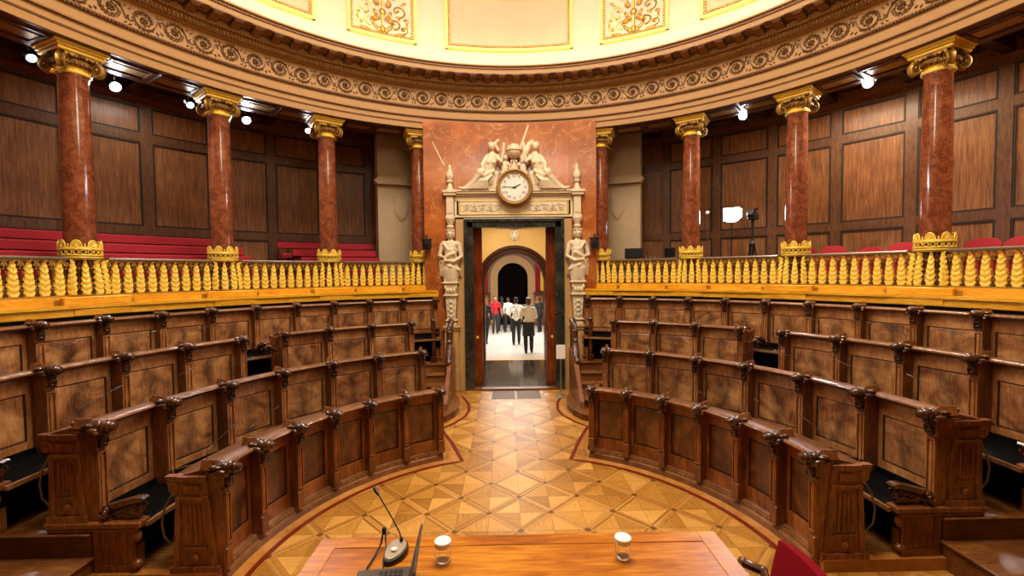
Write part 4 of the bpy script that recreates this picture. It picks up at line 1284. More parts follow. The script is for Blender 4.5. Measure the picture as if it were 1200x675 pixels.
    def quadprism(f0, f1, za, zc, xa, xb):
        mb.prism([(Y(za, f0), za), (Y(za, f1), za), (Y(zc, f1), zc), (Y(zc, f0), zc)], xa, xb, axis='x')
    quadprism(0, 1, zb, zt, 0.0, 0.055)
    quadprism(-0.06, 1.06, zb, zb + 0.05, -0.005, 0.075)
    quadprism(0.0, 0.14, zb + 0.05, zt - 0.16, 0.05, 0.068); quadprism(0.86, 1.0, zb + 0.05, zt - 0.16, 0.05, 0.068)
    quadprism(0.0, 1.0, zt - 0.19, zt - 0.165, 0.05, 0.072); quadprism(0.0, 1.0, zt - 0.04, zt, 0.05, 0.07)
    quadprism(0.25, 0.75, zt - 0.13, zt - 0.07, 0.05, 0.066)
    for f in (0.28, 0.41, 0.54, 0.67): quadprism(f, f + 0.06, zb + 0.23, zt - 0.23, 0.05, 0.064)
    quadprism(0.2, 0.8, zb + 0.19, zb + 0.21, 0.05, 0.066)
    mb.lathe([(0.035, 0.0), (0.035, 0.012), (0.024, 0.014), (0.018, 0.022), (0.006, 0.026)], 14, T((0.053, Y(zb + 0.12, 0.5), zb + 0.12)) @ RY(90))
    # scroll bracket under the desk at the back
    mb.lathe([(0.045, 0.0), (0.05, 0.01), (0.045, 0.055), (0.04, 0.06)], 16, T((0.0, yt1 + 0.03, zt - 0.10)) @ RY(90))
    mb.prism([(yt1 - 0.01, zt), (yt1 + 0.10, zt), (yt1 + 0.07, zt - 0.10), (yt1 - 0.01, zt - 0.15)], 0.0, 0.055, axis='x')
    d0['end'] = mb.mesh('end_panel', 'carved' if k == 9 else 'post', True, 30)
    return d0
def ledge_mats(k): return 'ledge'
def build_row(k, s, a0, nb, label, steps_end):
    """row k, side s, first head at a0 degrees, nb bays"""
    D = ROWM[k]; R = rowR[k]; H = TOP[k]; b = BASE[k]; d = SP[k]; a1 = a0 + nb * d
    mid = (a0 + a1) / 2
    t = empty('bench_row', polar_matrix(s * mid, R, FLO[k]), label, 'bench')
    inv = t.matrix_world.inverted()
    lo, hi = sorted((s * (a0 - 0.4), s * (a1 + 0.4)))
    n = nb * 6
    for i in range(nb + 1):
        M = inv @ polar_matrix(s * (a0 + i * d), R)
        p = place(D['post'], 'post', t, M)
        place(headM, 'carved_head', p, T((0, 0.0, H)))
        place(gableM, 'gable_block', p, T((0, 0.02, H)))
        place(bracketM, 'scroll_bracket', p, T((0, 0, H)))
        place(D['strip'], 'fluted_strip', p)
        if k > 1:
            place(footM, 'foot_carving', p, T((0, 0, b)))
            place(D['arm'], 'armrest', t, M)
    for i in range(nb):
        M = inv @ polar_matrix(s * (a0 + (i + 0.5) * d), R + PO[k])
        p = place(D['frame'], 'panel', t, M)
        place(D['field'], 'panel_field', p); place(D['groove'], 'panel_groove', p)
    # lips, rail and sloping desk
    q = R + PO[k]
    rl = MB().arc([(q - 0.045 + 0.026 * cos(2 * PI * j / 10), H - 0.022 + 0.022 * sin(2 * PI * j / 10)) for j in range(10)], lo, hi, n)
    rl.arc([(q - 0.03, H - 0.055), (q + 0.03, H - 0.055), (q + 0.03, H - 0.03), (q - 0.035, H - 0.03)], lo, hi, n)
    rl.build('front_rail', 'rail', t, M=inv)
    wd, zd = (0.34, 0.075) if k < 4 else (0.22, 0.01)
    lg = MB().arc([(q - 0.04, H - 0.012), (q + 0.02, H + 0.006), (q + wd, H - zd), (q + wd + 0.012, H - zd - 0.015), (q + wd, H - zd - 0.03), (q - 0.03, H - 0.035)], lo, hi, n)
    lg.build('sloping_desk', 'ledge', t, M=inv)
    bk = MB().arc([(q + 0.03, FLO[k] + (0.0 if k == 1 else 0.33)), (q + 0.045, FLO[k] + (0.0 if k == 1 else 0.33)), (q + 0.045, H - 0.04), (q + 0.03, H - 0.04)], lo, hi, n)
    bk.build('back_board', 'post', t, M=inv)
    if k > 1:
        st = MB().arc([(R - 0.34, b - 0.085), (R - 0.30, b - 0.10), (R + PO[k], b - 0.10), (R + PO[k], b - 0.0), (R - 0.05, b + 0.005), (R - 0.30, b + 0.005), (R - 0.345, b - 0.02)], lo, hi, n)
        st.build('seat_cushion', 'leather', t, M=inv)
        br = MB().arc([(R - 0.375, b - 0.035), (R - 0.345, b - 0.035), (R - 0.345, b + 0.0), (R - 0.375, b + 0.0)], lo, hi, n)
        br.build('seat_bar', 'rail', t, M=inv)
        MB().arc([(R + PO[k] - 0.035, b - 0.02), (R + PO[k] - 0.004, b - 0.02), (R + PO[k] - 0.004, b + 0.055), (R + PO[k] - 0.02, b + 0.055)], lo, hi, n).build('seat_pad', 'leather', t, M=inv)
        un = MB().arc([(R - 0.16, FLO[k]), (R - 0.12, FLO[k]), (R - 0.29, b - 0.1), (R - 0.33, b - 0.1)], lo, hi, n)
        un.build('seat_underboard', 'leather', t, M=inv)
    # closing side panels; local +x of the mesh faces outwards of the row
    for a, dr in ((a0, -s), (a1, s)):
        M = inv @ polar_matrix(s * a, R)
        if dr < 0: M = M @ Matrix.Diagonal((-1, 1, 1, 1))
        M = M @ T((-0.012, 0, 0))
        place(D['end'], 'end_panel', t, M)
        if k > 1:
            place(D['plinth'], 'end_plinth', t, M)
    return t
ROWM = {}
for k in (1, 2, 3, 4):
    ROWM[k] = make_row_meshes(k)
    if k > 1:
        b = BASE[k]; f = FLO[k]
        mb = MB()
        mb.box(-0.03, 0.085, -0.34, 0.42, b - 0.03, b + 0.02, c=0.008)
        mb.box(-0.03, 0.075, -0.31, 0.40, b - 0.06, b - 0.03, c=0.006)
        mb.box(-0.03, 0.05, -0.28, 0.04, f, b - 0.05)
        mb.box(0.04, 0.062, -0.28, 0.05, f, f + 0.06, c=0.004); mb.box(0.04, 0.06, -0.28, -0.23, f + 0.06, b - 0.06); mb.box(0.04, 0.06, -0.0, 0.05, f + 0.06, b - 0.06)
        mb.ell((0.055, -0.30, b - 0.10), (0.03, 0.03, 0.05), 10, 6); mb.ell((0.05, -0.28, f + 0.07), (0.035, 0.04, 0.035), 10, 6)
        ROWM[k]['plinth'] = mb.mesh('end_plinth', 'post', True, 30)
for s in (-1, 1):
    side = 'below the camera tripod' if s > 0 else 'below the long red gallery benches'
    build_row(1, s, 24.4, 6, 'lowest curved walnut desk row beside the parquet, ' + side, True)
    build_row(2, s, 24.05, 6, 'second curved walnut bench row up from the parquet, ' + side, True)
    build_row(3, s, 23.3, 3, 'short piece of the third walnut bench row, ' + side, True)
    build_row(3, s, 56.5, 4, 'long piece of the third walnut bench row, ' + side, True)
    build_row(4, s, 16.1, 11, 'topmost curved walnut bench row under the oak sill, ' + side, True)

# desk microphones: a small grey foot on the desk with a thin bent neck
bm_ = MB().box(-0.035, 0.035, 0.0, 0.07, 0.0, 0.035, c=0.006)
micfoot = bm_.mesh('microphone_base', 'grey', False)
pts = [(0.0, 0.035, 0.035), (0.0, 0.035, 0.10), (0.02, 0.035, 0.135), (0.08, 0.035, 0.155), (0.24, 0.04, 0.185), (0.36, 0.045, 0.205)]
micneck = MB().tube(pts, 0.0026, 6).mesh('microphone_neck', 'black')
mictip = MB().tube([(0.36, 0.045, 0.205), (0.375, 0.045, 0.208), (0.42, 0.047, 0.216), (0.43, 0.047, 0.218)], [0.004, 0.006, 0.006, 0.004], 8).mesh('microphone_capsule', 'black')
for s in (-1, 1):
    side = 'tripod side' if s > 0 else 'red bench side'
    for k, angs in ((1, [24.4 + 11.02 * i for i in range(1, 7)]), (2, [24.05 + 11.02 * i for i in range(1, 7)]), (3, [31.9, 40.5, 65.1, 73.7, 82.4])):
        for j, a in enumerate(angs):
            t = empty('gooseneck_microphone', polar_matrix(s * (a - 0.9), rowR[k] + PO[k] + 0.04, TOP[k] - 0.008) @ Matrix.Diagonal((-s, 1, 1, 1)),
                      'gooseneck microphone on the %s desk row, %s divider from the doorway, %s' % (['', 'front', 'second', 'third'][k], ['second', 'third', 'fourth', 'fifth', 'sixth', 'seventh'][j] if k < 3 else ['second', 'third', 'fifth', 'sixth', 'seventh'][j], side), 'microphone', 'desk microphones')
            place(micfoot, 'microphone_base', t); place(micneck, 'microphone_neck', t); place(mictip, 'microphone_capsule', t)

# ================================================================== GALLERY FURNITURE
# long red benches in three curved tiers
for a0, a1, which in ((-88, -45.0, 'far from the doorway'), (-39.4, -24.6, 'near the doorway')):
    for j, (R, zt, nm) in enumerate(((7.1, 2.84, 'front'), (7.6, 3.02, 'middle'), (8.1, 3.21, 'rear'))):
        e1 = a1 if j != 2 or a1 == -24.6 else -45.6
        if a1 == -24.6 and j < 2: a0_ = -38.0 + (j == 0) * 0.4
        else: a0_ = a0
        t = empty('long_bench', polar_matrix((a0_ + e1) / 2, R, 2.0), 'long curved red velvet bench in the gallery, %s tier, %s' % (nm, which), 'bench')
        inv = t.matrix_world.inverted()
        n = max(4, int(abs(e1 - a0_) / 2))
        MB().arc([(R - 0.03, zt - 0.135), (R + 0.03, zt - 0.15), (R + 0.07, zt - 0.02), (R + 0.06, zt), (R + 0.01, zt + 0.003), (R - 0.02, zt - 0.02)], a0_, e1, n).build('backrest', 'silk', t, M=inv)
        MB().arc([(R - 0.42, zt - 0.36), (R - 0.02, zt - 0.36), (R - 0.02, zt - 0.28), (R - 0.40, zt - 0.27), (R - 0.43, zt - 0.30)], a0_, e1, n).build('seat', 'silk', t, M=inv)
        q = a0_ + 1.5
        lm = MB().box(-0.02, 0.02, -0.40, 0.03, 2.0, zt - 0.36).box(-0.02, 0.02, 0.0, 0.03, zt - 0.37, zt - 0.1).mesh('leg', 'black', False)
        while q < e1:
            place(lm, 'leg', t, inv @ polar_matrix(q, R)); q += 9
    for j, (r0, r1, z) in enumerate(((7.2, 7.7, 2.16), (7.7, 8.5, 2.34))):
        struct(MB().arc([(r0, 2.0), (r1, 2.0), (r1, z), (r0, z)], a0, a1, 20), 'floor_riser', 'ceilwood')

# red upholstered armchairs on the other side
def red_chair():
    t = empty('red_armchair', T((0, 0, 2.0)), 'x', 'armchair')
    mb = MB(); vs = []; fs = []
    n, m_ = 12, 8
    for side_ in (0, 1):
        for j in range(m_ + 1):
            z = 0.42 + 0.50 * j / m_
            for i in range(n + 1):
                u_ = i / n * 2 - 1
                top = 0.42 + (0.50 * (1 - 0.16 * abs(u_) ** 3)) * j / m_
                x = 0.27 * u_ * (1 - 0.05 * j / m_)
                y = 0.20 - 0.06 * u_ * u_ + (0.06 * j / m_) + (0.035 if side_ else -0.035) * (1 - 0.5 * u_ ** 4) * (1 - 0.4 * (j / m_) ** 6)
                vs.append((x, y, top))
    K = (n + 1) * (m_ + 1)
    for j in range(m_):
        for i in range(n):
            a = j * (n + 1) + i
            fs.append((a, a + 1, a + n + 2, a + n + 1)); fs.append((K + a, K + a + n + 1, K + a + n + 2, K + a + 1))
    for j in range(m_):
        for i in (0, n):
            a = j * (n + 1) + i; fs.append((a, a + n + 1, K + a + n + 1, K + a))
    for i in range(n):
        for j in (0, m_):
            a = j * (n + 1) + i; fs.append((a, K + a, K + a + 1, a + 1))
    mb.add(vs, fs); mb.build('backrest', 'silk', t)
    MB().box(-0.25, 0.25, -0.27, 0.2, 0.36, 0.46, c=0.03).build('seat', 'silk', t, True)
    for sx in (-1, 1):
        MB().limb([(sx * 0.27, 0.18, 0.62), (sx * 0.28, -0.05, 0.64), (sx * 0.28, -0.22, 0.62), (sx * 0.27, -0.24, 0.45)], [0.018, 0.02, 0.02, 0.018], 8).build('armrest', 'post', t)
        for y in (-0.22, 0.18): MB().limb([(sx * 0.22, y, 0.37), (sx * 0.23, y * 1.05, 0.02)], [0.022, 0.015], 8).build('leg', 'post', t)
    return t
proto = red_chair()
CH = [(49.6, 6.98, -6, 'beside the third column, mostly hidden by its collar'), (53.6, 7.0, 6, 'first fully seen from the third column'), (57.2, 7.05, -14, 'low one in the middle of the bay'), (61.2, 6.95, -4, 'just before the fourth column'), (68.6, 6.95, -3, 'just past the fourth column'), (72.4, 6.9, 4, 'second past the fourth column')]
for i, (a, R, rz, lab) in enumerate(CH):
    o = proto if i == 0 else copy_tree(proto)
    o.matrix_world = polar_matrix(a, R, 1.985 + (0.0 if i != 2 else -0.05)) @ RZ(rz) @ Matrix.Diagonal((0.78, 1, 1, 1))
    tag(o, 'red velvet armchair in the gallery, ' + lab, 'armchair', 'gallery armchairs')

# monitors on a desk by the stone pier
dk_ = empty('technician_desk', polar_matrix(26.6, 7.3, 2.0), 'dark technician desk behind the balustrade near the stone pier', 'desk')
MB().box(-0.95, 0.95, -0.3, 0.3, 0.70, 0.74, c=0.008).build('desk_top', 'gallerytrim', dk_, False)
for x in (-0.9, 0.9): MB().box(x - 0.03, x + 0.03, -0.28, 0.28, 0, 0.70).build('desk_side', 'gallerytrim', dk_, False)
def monitor(a, R, lab, w_, h_, rz):
    t = empty('monitor', polar_matrix(a, R, 2.74) @ RZ(rz), lab, 'monitor')
    MB().box(-w_ / 2, w_ / 2, -0.02, 0.02, 0.05, 0.05 + h_, c=0.006).build('monitor_case', 'black', t, False)
    MB().box(-w_ / 2 + 0.015, w_ / 2 - 0.015, -0.024, -0.018, 0.065, 0.035 + h_).build('back_panel', 'black', t, False)
    MB().lathe([(0.11, 0.0), (0.11, 0.012), (0.03, 0.02), (0.02, 0.10)], 16).build('monitor_foot', 'black', t)
monitor(23.4, 7.2, 'wide black monitor behind the balustrade beside the stone pier', 0.40, 0.22, 4)
monitor(29.7, 7.2, 'small black monitor behind the balustrade beside the second column', 0.24, 0.20, -16)
for i, a in enumerate((25.6, 26.3, 27.2)):
    t = MB().lathe([(0.018, 0), (0.018, 0.05), (0.012, 0.06), (0.012, 0.09)], 10).build('small_bottle', 'grey', None, M=polar_matrix(a, 7.15, 2.74)); tag(t, 'small dark bottle on the desk between the two monitors', 'bottle', 'bottles between the monitors')

# camera on a tripod
t = empty('camera_tripod', polar_matrix(42.5, 7.3, 2.0), 'black video camera on a tripod in the gallery between second and third columns', 'tripod')
for i in range(3):
    a = i * 2 * PI / 3 + 0.5
    MB().limb([(0.02 * cos(a), 0.02 * sin(a), 1.02), (0.16 * cos(a), 0.16 * sin(a), 0.5), (0.30 * cos(a), 0.30 * sin(a), 0.01)], [0.018, 0.015, 0.012], 8).build('leg', 'black', t)
MB().lathe([(0.022, 0.75), (0.055, 0.98), (0.06, 1.02), (0.03, 1.06), (0.024, 1.1), (0.024, 1.45), (0.035, 1.46), (0.035, 1.50)], 12).build('centre_post', 'black', t)
mb = MB().box(-0.08, 0.10, -0.07, 0.07, 1.50, 1.61, c=0.012).box(-0.02, 0.08, -0.05, 0.05, 1.60, 1.66, c=0.01)
mb.lathe([(0.045, 0), (0.045, 0.09), (0.055, 0.10), (0.055, 0.13)], 14, T((-0.05, -0.06, 1.60)) @ RX(70) @ RY(20))
mb.limb([(0.0, 0, 1.64), (0.05, -0.02, 1.71), (0.10, -0.02, 1.72)], [0.02, 0.025, 0.02], 8)
mb.build('video_camera', 'black', t)
# lit LED panel and a slim lamp stand beside it
t = empty('led_light_panel', polar_matrix(39.3, 7.35, 2.0), 'square LED light panel glowing white on a stand beside the tripod', 'studio light')
MB().box(-0.15, 0.15, -0.012, 0.0, 1.53, 1.79).box(-0.11, 0.20, -0.012, 0.0, 1.58, 1.76).box(-0.09, 0.10, -0.012, 0, 1.50, 1.55).build('light_panel', 'ledpanel', t, False)
MB().box(-0.15, 0.19, 0.001, 0.03, 1.50, 1.79).build('panel_housing', 'black', t, False)
MB().tube([(0, 0.02, 0.45), (0, 0.02, 1.52)], 0.012, 8).build('stand_pole', 'black', t)
for i in range(3):
    a = i * 2 * PI / 3
    MB().tube([(0, 0.02, 0.5), (0.28 * cos(a), 0.02 + 0.28 * sin(a), 0.01)], 0.010, 6).build('stand_leg', 'black', t)
t = empty('lamp_stand', polar_matrix(35.7, 7.3, 2.0), 'thin lamp stand with a tiny bright head beside the second column', 'studio light')
MB().tube([(0, 0, 0.4), (0, 0, 1.70)], 0.008, 8).build('stand_pole', 'grey', t)
MB().ell((0.0, -0.03, 1.73), (0.05, 0.03, 0.04)).build('lamp_head', 'steel', t)
MB().lathe([(0.022, 0), (0.022, 0.006)], 12, T((0.01, -0.062, 1.73)) @ RX(90)).build('lamp_lens', 'spotdim', t)
for i in range(3):
    a = i * 2 * PI / 3
    MB().tube([(0, 0, 0.45), (0.25 * cos(a), 0.25 * sin(a), 0.01)], 0.007, 6).build('stand_leg', 'grey', t)

# black wall lanterns at the edges of the doorway wall
for s in (-1, 1):
    t = empty('wall_speaker', polar_matrix(s * 17.3, 5.88, 2.96), 'small black box speaker on the edge of the orange marble wall, ' + ('monitor side' if s > 0 else 'red gallery bench side'), 'speaker')
    MB().lathe([(0.05, 0.0), (0.085, 0.02), (0.095, 0.12), (0.085, 0.20), (0.05, 0.22)], 8, T((0, -0.09, 0))).build('speaker_body', 'black', t, False)
    MB().box(-0.10, 0.10, -0.16, -0.02, 0.20, 0.225, c=0.006).build('speaker_cap', 'black', t, False)
    MB().limb([(0, -0.08, 0.22), (0, -0.03, 0.30), (0, 0.05, 0.28)], [0.018, 0.018, 0.018], 8).build('bracket', 'black', t)

# spotlights under the gallery ceiling
SPOTS = [(-68.9, 6.8, 0, 'dim one beyond the fourth column'), (-61.0, 6.9, 1, 'glaring beside the fourth column'), (-53.0, 6.8, 0, 'dim one between third and fourth columns'), (-45.5, 6.9, 1, 'glaring beside the third column'), (-36.6, 6.8, 0, 'dim one beside the second column'), (41.9, 6.8, 1, 'glaring between second and third columns'), (58.2, 6.8, 1, 'glaring between third and fourth columns')]
for a, R, br, lab in SPOTS:
    side = 'red gallery bench side' if a < 0 else 'tripod side'
    z = 5.37 if a < 0 else 5.48
    Mx = polar_matrix(a, R, z)
    t = empty('spotlight', Mx, 'ceiling spotlight on the %s, %s' % (side, lab), 'spotlight')
    # aimed at the middle of the hall
    aim = (T((0, 0, 0)) @ RX(-55))
    r = 0.075 if br else 0.058
    MB().lathe([(r * 0.6, 0.18), (r, 0.14), (r * 1.05, 0.0), (r * 0.95, -0.012), (r * 0.9, 0.01)], 18, aim, cap=False).build('spot_housing', 'black', t)
    MB().lathe([(r * 0.9, 0.005), (r * 0.9, 0.012)], 18, aim).build('spot_lens', 'spot' if br else 'spotdim', t)
    MB().tube([(0, 0.05, 0.08), (0, 0.05, 5.95 - z)], 0.012, 6).build('mount', 'black', t)
    d = bpy.data.lights.new('spot_beam', 'SPOT'); d.energy = 330 if br else 90; d.color = (0.93, 0.96, 1.0); d.spot_size = R_(100); d.spot_blend = 0.6; d.shadow_soft_size = 0.06
    L = bpy.data.objects.new('spot_beam', d); COL.objects.link(L)
    L.matrix_world = Mx @ aim @ T((0, 0, -0.03))

# pale cable loops hanging under the desks at the row ends
for s in (-1, 1):
    for k, (R0, z0) in ((1, (2.88, 0.66)), (2, (3.86, 1.00))):
        pts = [(R0 - 0.03, z0 + 0.02), (R0 + 0.03, z0), (R0 + 0.085, z0 - 0.09), (R0 + 0.115, z0 - 0.22), (R0 + 0.10, z0 - 0.34), (R0 + 0.04, z0 - 0.41), (R0 - 0.03, z0 - 0.42)]
        o = MB().tube([(s * R, 0.06, z) for R, z in pts], 0.0075, 8).build('hanging_cable', 'railmetal', None)
        tag(o, 'pale cable loop hanging behind the end of the %s bench row, %s' % (('lowest', 'second')[k - 1], 'tripod side' if s > 0 else 'red bench side'), 'cable')

# ================================================================== SCULPTURE OF THE PORTAL
def caryatid(x, s, lab):
    t = empty('caryatid', T((x, YP - 0.02, 1.38)), lab, 'statue')
    # tapering herm shaft with relief
    mb = MB()
    for z0, z1, w0, w1 in ((0.02, 0.98, 0.075, 0.135),):
        mb.add([(-w0, -0.10, z0), (w0, -0.10, z0), (w0, 0.1, z0), (-w0, 0.1, z0), (-w1, -0.13, z1), (w1, -0.13, z1), (w1, 0.12, z1), (-w1, 0.12, z1)], [(3, 2, 1, 0), (4, 5, 6, 7), (0, 1, 5, 4), (1, 2, 6, 5), (2, 3, 7, 6), (3, 0, 4, 7)])
    mb.box(-0.11, 0.11, -0.13, 0.12, -0.0, 0.06, c=0.008); mb.box(-0.12, 0.12, -0.145, 0.12, 0.10, 0.13, c=0.006)
    mb.box(-0.15, 0.15, -0.165, 0.12, 0.62, 0.66, c=0.008); mb.box(-0.165, 0.165, -0.17, 0.12, 0.88, 0.92, c=0.008)
    for z in (0.2, 0.3, 0.4, 0.5): mb.ell((0, -0.115 - 0.02 * z, z), (0.03 + 0.03 * z, 0.02, 0.035), 8, 5)
    for sx in (-1, 1):
        for z in (0.22, 0.34, 0.46): mb.ell((sx * (0.045 + 0.04 * z), -0.11 - 0.02 * z, z), (0.018, 0.015, 0.03), 7, 4)
        mb.ell((sx * 0.07, -0.14, 0.74), (0.035, 0.03, 0.05), 8, 5); mb.ell((sx * 0.11, -0.14, 0.80), (0.025, 0.03, 0.05), 8, 5)
    mb.ell((0, -0.15, 0.74), (0.035, 0.03, 0.045), 8, 5)
    mb.build('tapering_pillar', 'ivory', t, False)
    b = MB()
    # hips and drapery
    b.limb([(0, -0.03, 0.98), (0, -0.04, 1.18), (0, -0.04, 1.38), (0, -0.04, 1.55), (0, -0.03, 1.68)], [0.155, 0.175, 0.125, 0.135, 0.12], 14)
    b.limb([(-0.13, -0.04, 1.70), (0.13, -0.04, 1.70)], [0.07, 0.07])
    b.limb([(0, -0.04, 1.72), (0, -0.05, 1.86)], [0.05, 0.045])
    b.ell((0, -0.07, 1.91), (0.072, 0.085, 0.10), 14, 10)
    b.ell((0, -0.155, 1.90), (0.014, 0.02, 0.025)); b.ell((0, -0.135, 1.85), (0.03, 0.02, 0.02))
    for sx in (-1, 1):
        b.ell((sx * 0.055, -0.125, 1.58), (0.05, 0.04, 0.045)); b.ell((sx * 0.07, -0.03, 1.91), (0.025, 0.07, 0.09)); b.ell((sx * 0.025, -0.14, 1.925), (0.013, 0.012, 0.01))
    for i in range(9):
        an = i * 2 * PI / 9; b.ell((0.075 * cos(an), -0.06 + 0.075 * sin(an), 1.985), 0.026, 7, 5)
    # arms: one folded across the breast, one along the waist
    b.limb([(s * 0.17, -0.03, 1.69), (s * 0.23, -0.05, 1.46), (s * 0.10, -0.17, 1.42), (-s * 0.06, -0.20, 1.50)], [0.055, 0.045, 0.036, 0.026])
    b.limb([(-s * 0.17, -0.03, 1.69), (-s * 0.22, -0.06, 1.44), (-s * 0.08, -0.20, 1.34), (s * 0.07, -0.21, 1.36)], [0.055, 0.045, 0.038, 0.028])
    for q in range(4):
        b.limb([(-s * 0.06, -0.20, 1.485 + q * 0.016), (-s * 0.12, -0.20, 1.50 + q * 0.016)], [0.010, 0.008], 6)
        b.limb([(s * 0.07, -0.21, 1.335 + q * 0.016), (s * 0.13, -0.20, 1.335 + q * 0.016)], [0.010, 0.008], 6)
    # folds of cloth
    for i in range(9):
        u_ = -1 + i / 4
        b.limb([(u_ * 0.12 + s * 0.05, -0.15 + abs(u_) * 0.05, 1.36), (u_ * 0.16, -0.19 + abs(u_) * 0.09, 1.18), (u_ * 0.13, -0.16 + abs(u_) * 0.07, 0.96 + 0.05 * ((i * 7) % 3))], [0.02, 0.026, 0.018], 6)
    for i in range(6):
        u_ = i / 5
        b.limb([(s * (0.14 - 0.10 * u_), -0.11, 1.70 - 0.02 * u_), (s * (0.05 - 0.08 * u_), -0.165, 1.58), (-s * (0.06 + 0.06 * u_), -0.13, 1.46 - 0.03 * u_), (-s * 0.13, -0.08, 1.38)], [0.014, 0.018, 0.018, 0.014], 6)
    b.limb([(s * 0.15, 0.0, 1.74), (s * 0.20, -0.02, 1.55), (s * 0.22, 0.0, 1.3), (s * 0.20, 0.0, 1.05)], [0.04, 0.035, 0.04, 0.035], 8)
    b.limb([(s * 0.2, -0.05, 1.35), (0.0, -0.20, 1.24), (-s * 0.18, -0.10, 1.16), (-s * 0.2, -0.02, 1.05)], [0.03, 0.04, 0.04, 0.03], 8)
    b.sculpt('figure', 'ivory', t, 0.011, 2)
    v = MB().lathe([(0.065, 2.02), (0.085, 2.06), (0.06, 2.09), (0.075, 2.15), (0.10, 2.20), (0.105, 2.235), (0.09, 2.25)], 18, T((0, -0.04, 0)))
    v.build('basket_capital', 'ivory', t)
    return t
caryatid(0.02 - CARX, -1, 'carved stone female herm statue holding her arms folded, red bench side')
caryatid(0.02 + CARX, 1, 'carved stone female herm statue with crossed arms, white sign side')

def reclining(s, lab):
    """seated draped figure leaning back against the clock, feet outwards"""
    t = empty('seated_statue', T((0.03, YP - 0.02, 4.19)) @ Matrix.Diagonal((1.08, 1.0, 1.12, 1)), lab, 'statue')
    b = MB()
    X = lambda *p: (s * p[0], p[1], p[2])
    b.limb([X(0.50, -0.02, 0.18), X(0.48, -0.03, 0.36), X(0.44, -0.04, 0.52), X(0.41, -0.04, 0.62)], [0.13, 0.11, 0.12, 0.09], 12)
    b.limb([X(0.34, -0.04, 0.62), X(0.50, -0.05, 0.61)], [0.055, 0.055])
    b.limb([X(0.42, -0.05, 0.66), X(0.42, -0.06, 0.73)], [0.04, 0.038])
    b.ell(X(0.42, -0.08, 0.79), (0.062, 0.07, 0.082), 12, 8); b.ell(X(0.42, -0.15, 0.78), (0.012, 0.015, 0.02))
    b.ell(X(0.43, -0.05, 0.83), (0.07, 0.07, 0.06)); b.ell(X(0.44, -0.0, 0.78), (0.05, 0.05, 0.06))
    for q in (-1, 1): b.ell(X(0.43 + q * 0.05, -0.13, 0.50), (0.045, 0.04, 0.045)); 
    # thighs, shins, feet
    b.limb([X(0.50, -0.06, 0.20), X(0.64, -0.16, 0.30), X(0.78, -0.12, 0.12), X(0.92, -0.10, 0.03)], [0.10, 0.085, 0.06, 0.035], 12)
    b.limb([X(0.50, -0.02, 0.16), X(0.72, -0.08, 0.18), X(0.86, -0.08, 0.08), X(0.98, -0.08, 0.025)], [0.10, 0.08, 0.055, 0.03], 12)
    b.limb([X(0.90, -0.11, 0.03), X(0.99, -0.14, 0.02)], [0.032, 0.02]); b.limb([X(0.97, -0.08, 0.03), X(1.06, -0.10, 0.05)], [0.03, 0.018])
    # drapery folds
    for i in range(8):
        u_ = i / 7
        b.limb([X(0.42 + 0.16 * u_, -0.14, 0.26 - 0.05 * u_), X(0.52 + 0.24 * u_, -0.19 + 0.04 * u_, 0.16), X(0.50 + 0.36 * u_, -0.14, 0.02)], [0.022, 0.03, 0.022], 6)
    b.limb([X(0.38, -0.12, 0.34), X(0.52, -0.16, 0.27), X(0.62, -0.05, 0.38)], [0.03, 0.035, 0.02], 8)
    # outer arm resting on the knee, inner arm raised
    b.limb([X(0.52, -0.05, 0.60), X(0.60, -0.12, 0.46), X(0.58, -0.20, 0.33), X(0.66, -0.20, 0.31)], [0.048, 0.04, 0.03, 0.022])
    b.limb([X(0.33, -0.05, 0.60), X(0.24, -0.10, 0.52), X(0.20, -0.10, 0.68), X(0.19, -0.10, 0.80)], [0.048, 0.04, 0.03, 0.024])
    for q in range(4): b.limb([X(0.175 + q * 0.013, -0.105, 0.81), X(0.165 + q * 0.016, -0.11, 0.86)], [0.008, 0.007], 5)
    # rolling mass of cloth and rock the figure sits on
    b.limb([X(0.34, 0.02, 0.06), X(0.60, 0.03, 0.06), X(0.86, 0.03, 0.03)], [0.09, 0.09, 0.04]); b.limb([X(0.36, 0.02, 0.30), X(0.40, 0.02, 0.1)], [0.08, 0.1])
    if s < 0: b.limb([X(0.3, -0.02, 0.74), X(0.36, -0.02, 0.86), X(0.30, -0.02, 0.92)], [0.03, 0.04, 0.03])
    else: b.limb([X(0.16, -0.08, 0.52), X(0.24, -0.09, 0.70), X(0.30, -0.06, 0.84), X(0.36, -0.04, 0.90)], [0.04, 0.06, 0.05, 0.03])
    b.sculpt('figure', 'ivory', t, 0.011, 2)
reclining(-1, 'carved stone woman seated beside the clock, leaning away from the sign side, one arm raised')
reclining(1, 'carved stone woman seated beside the clock on the sign side, holding drapery aloft')
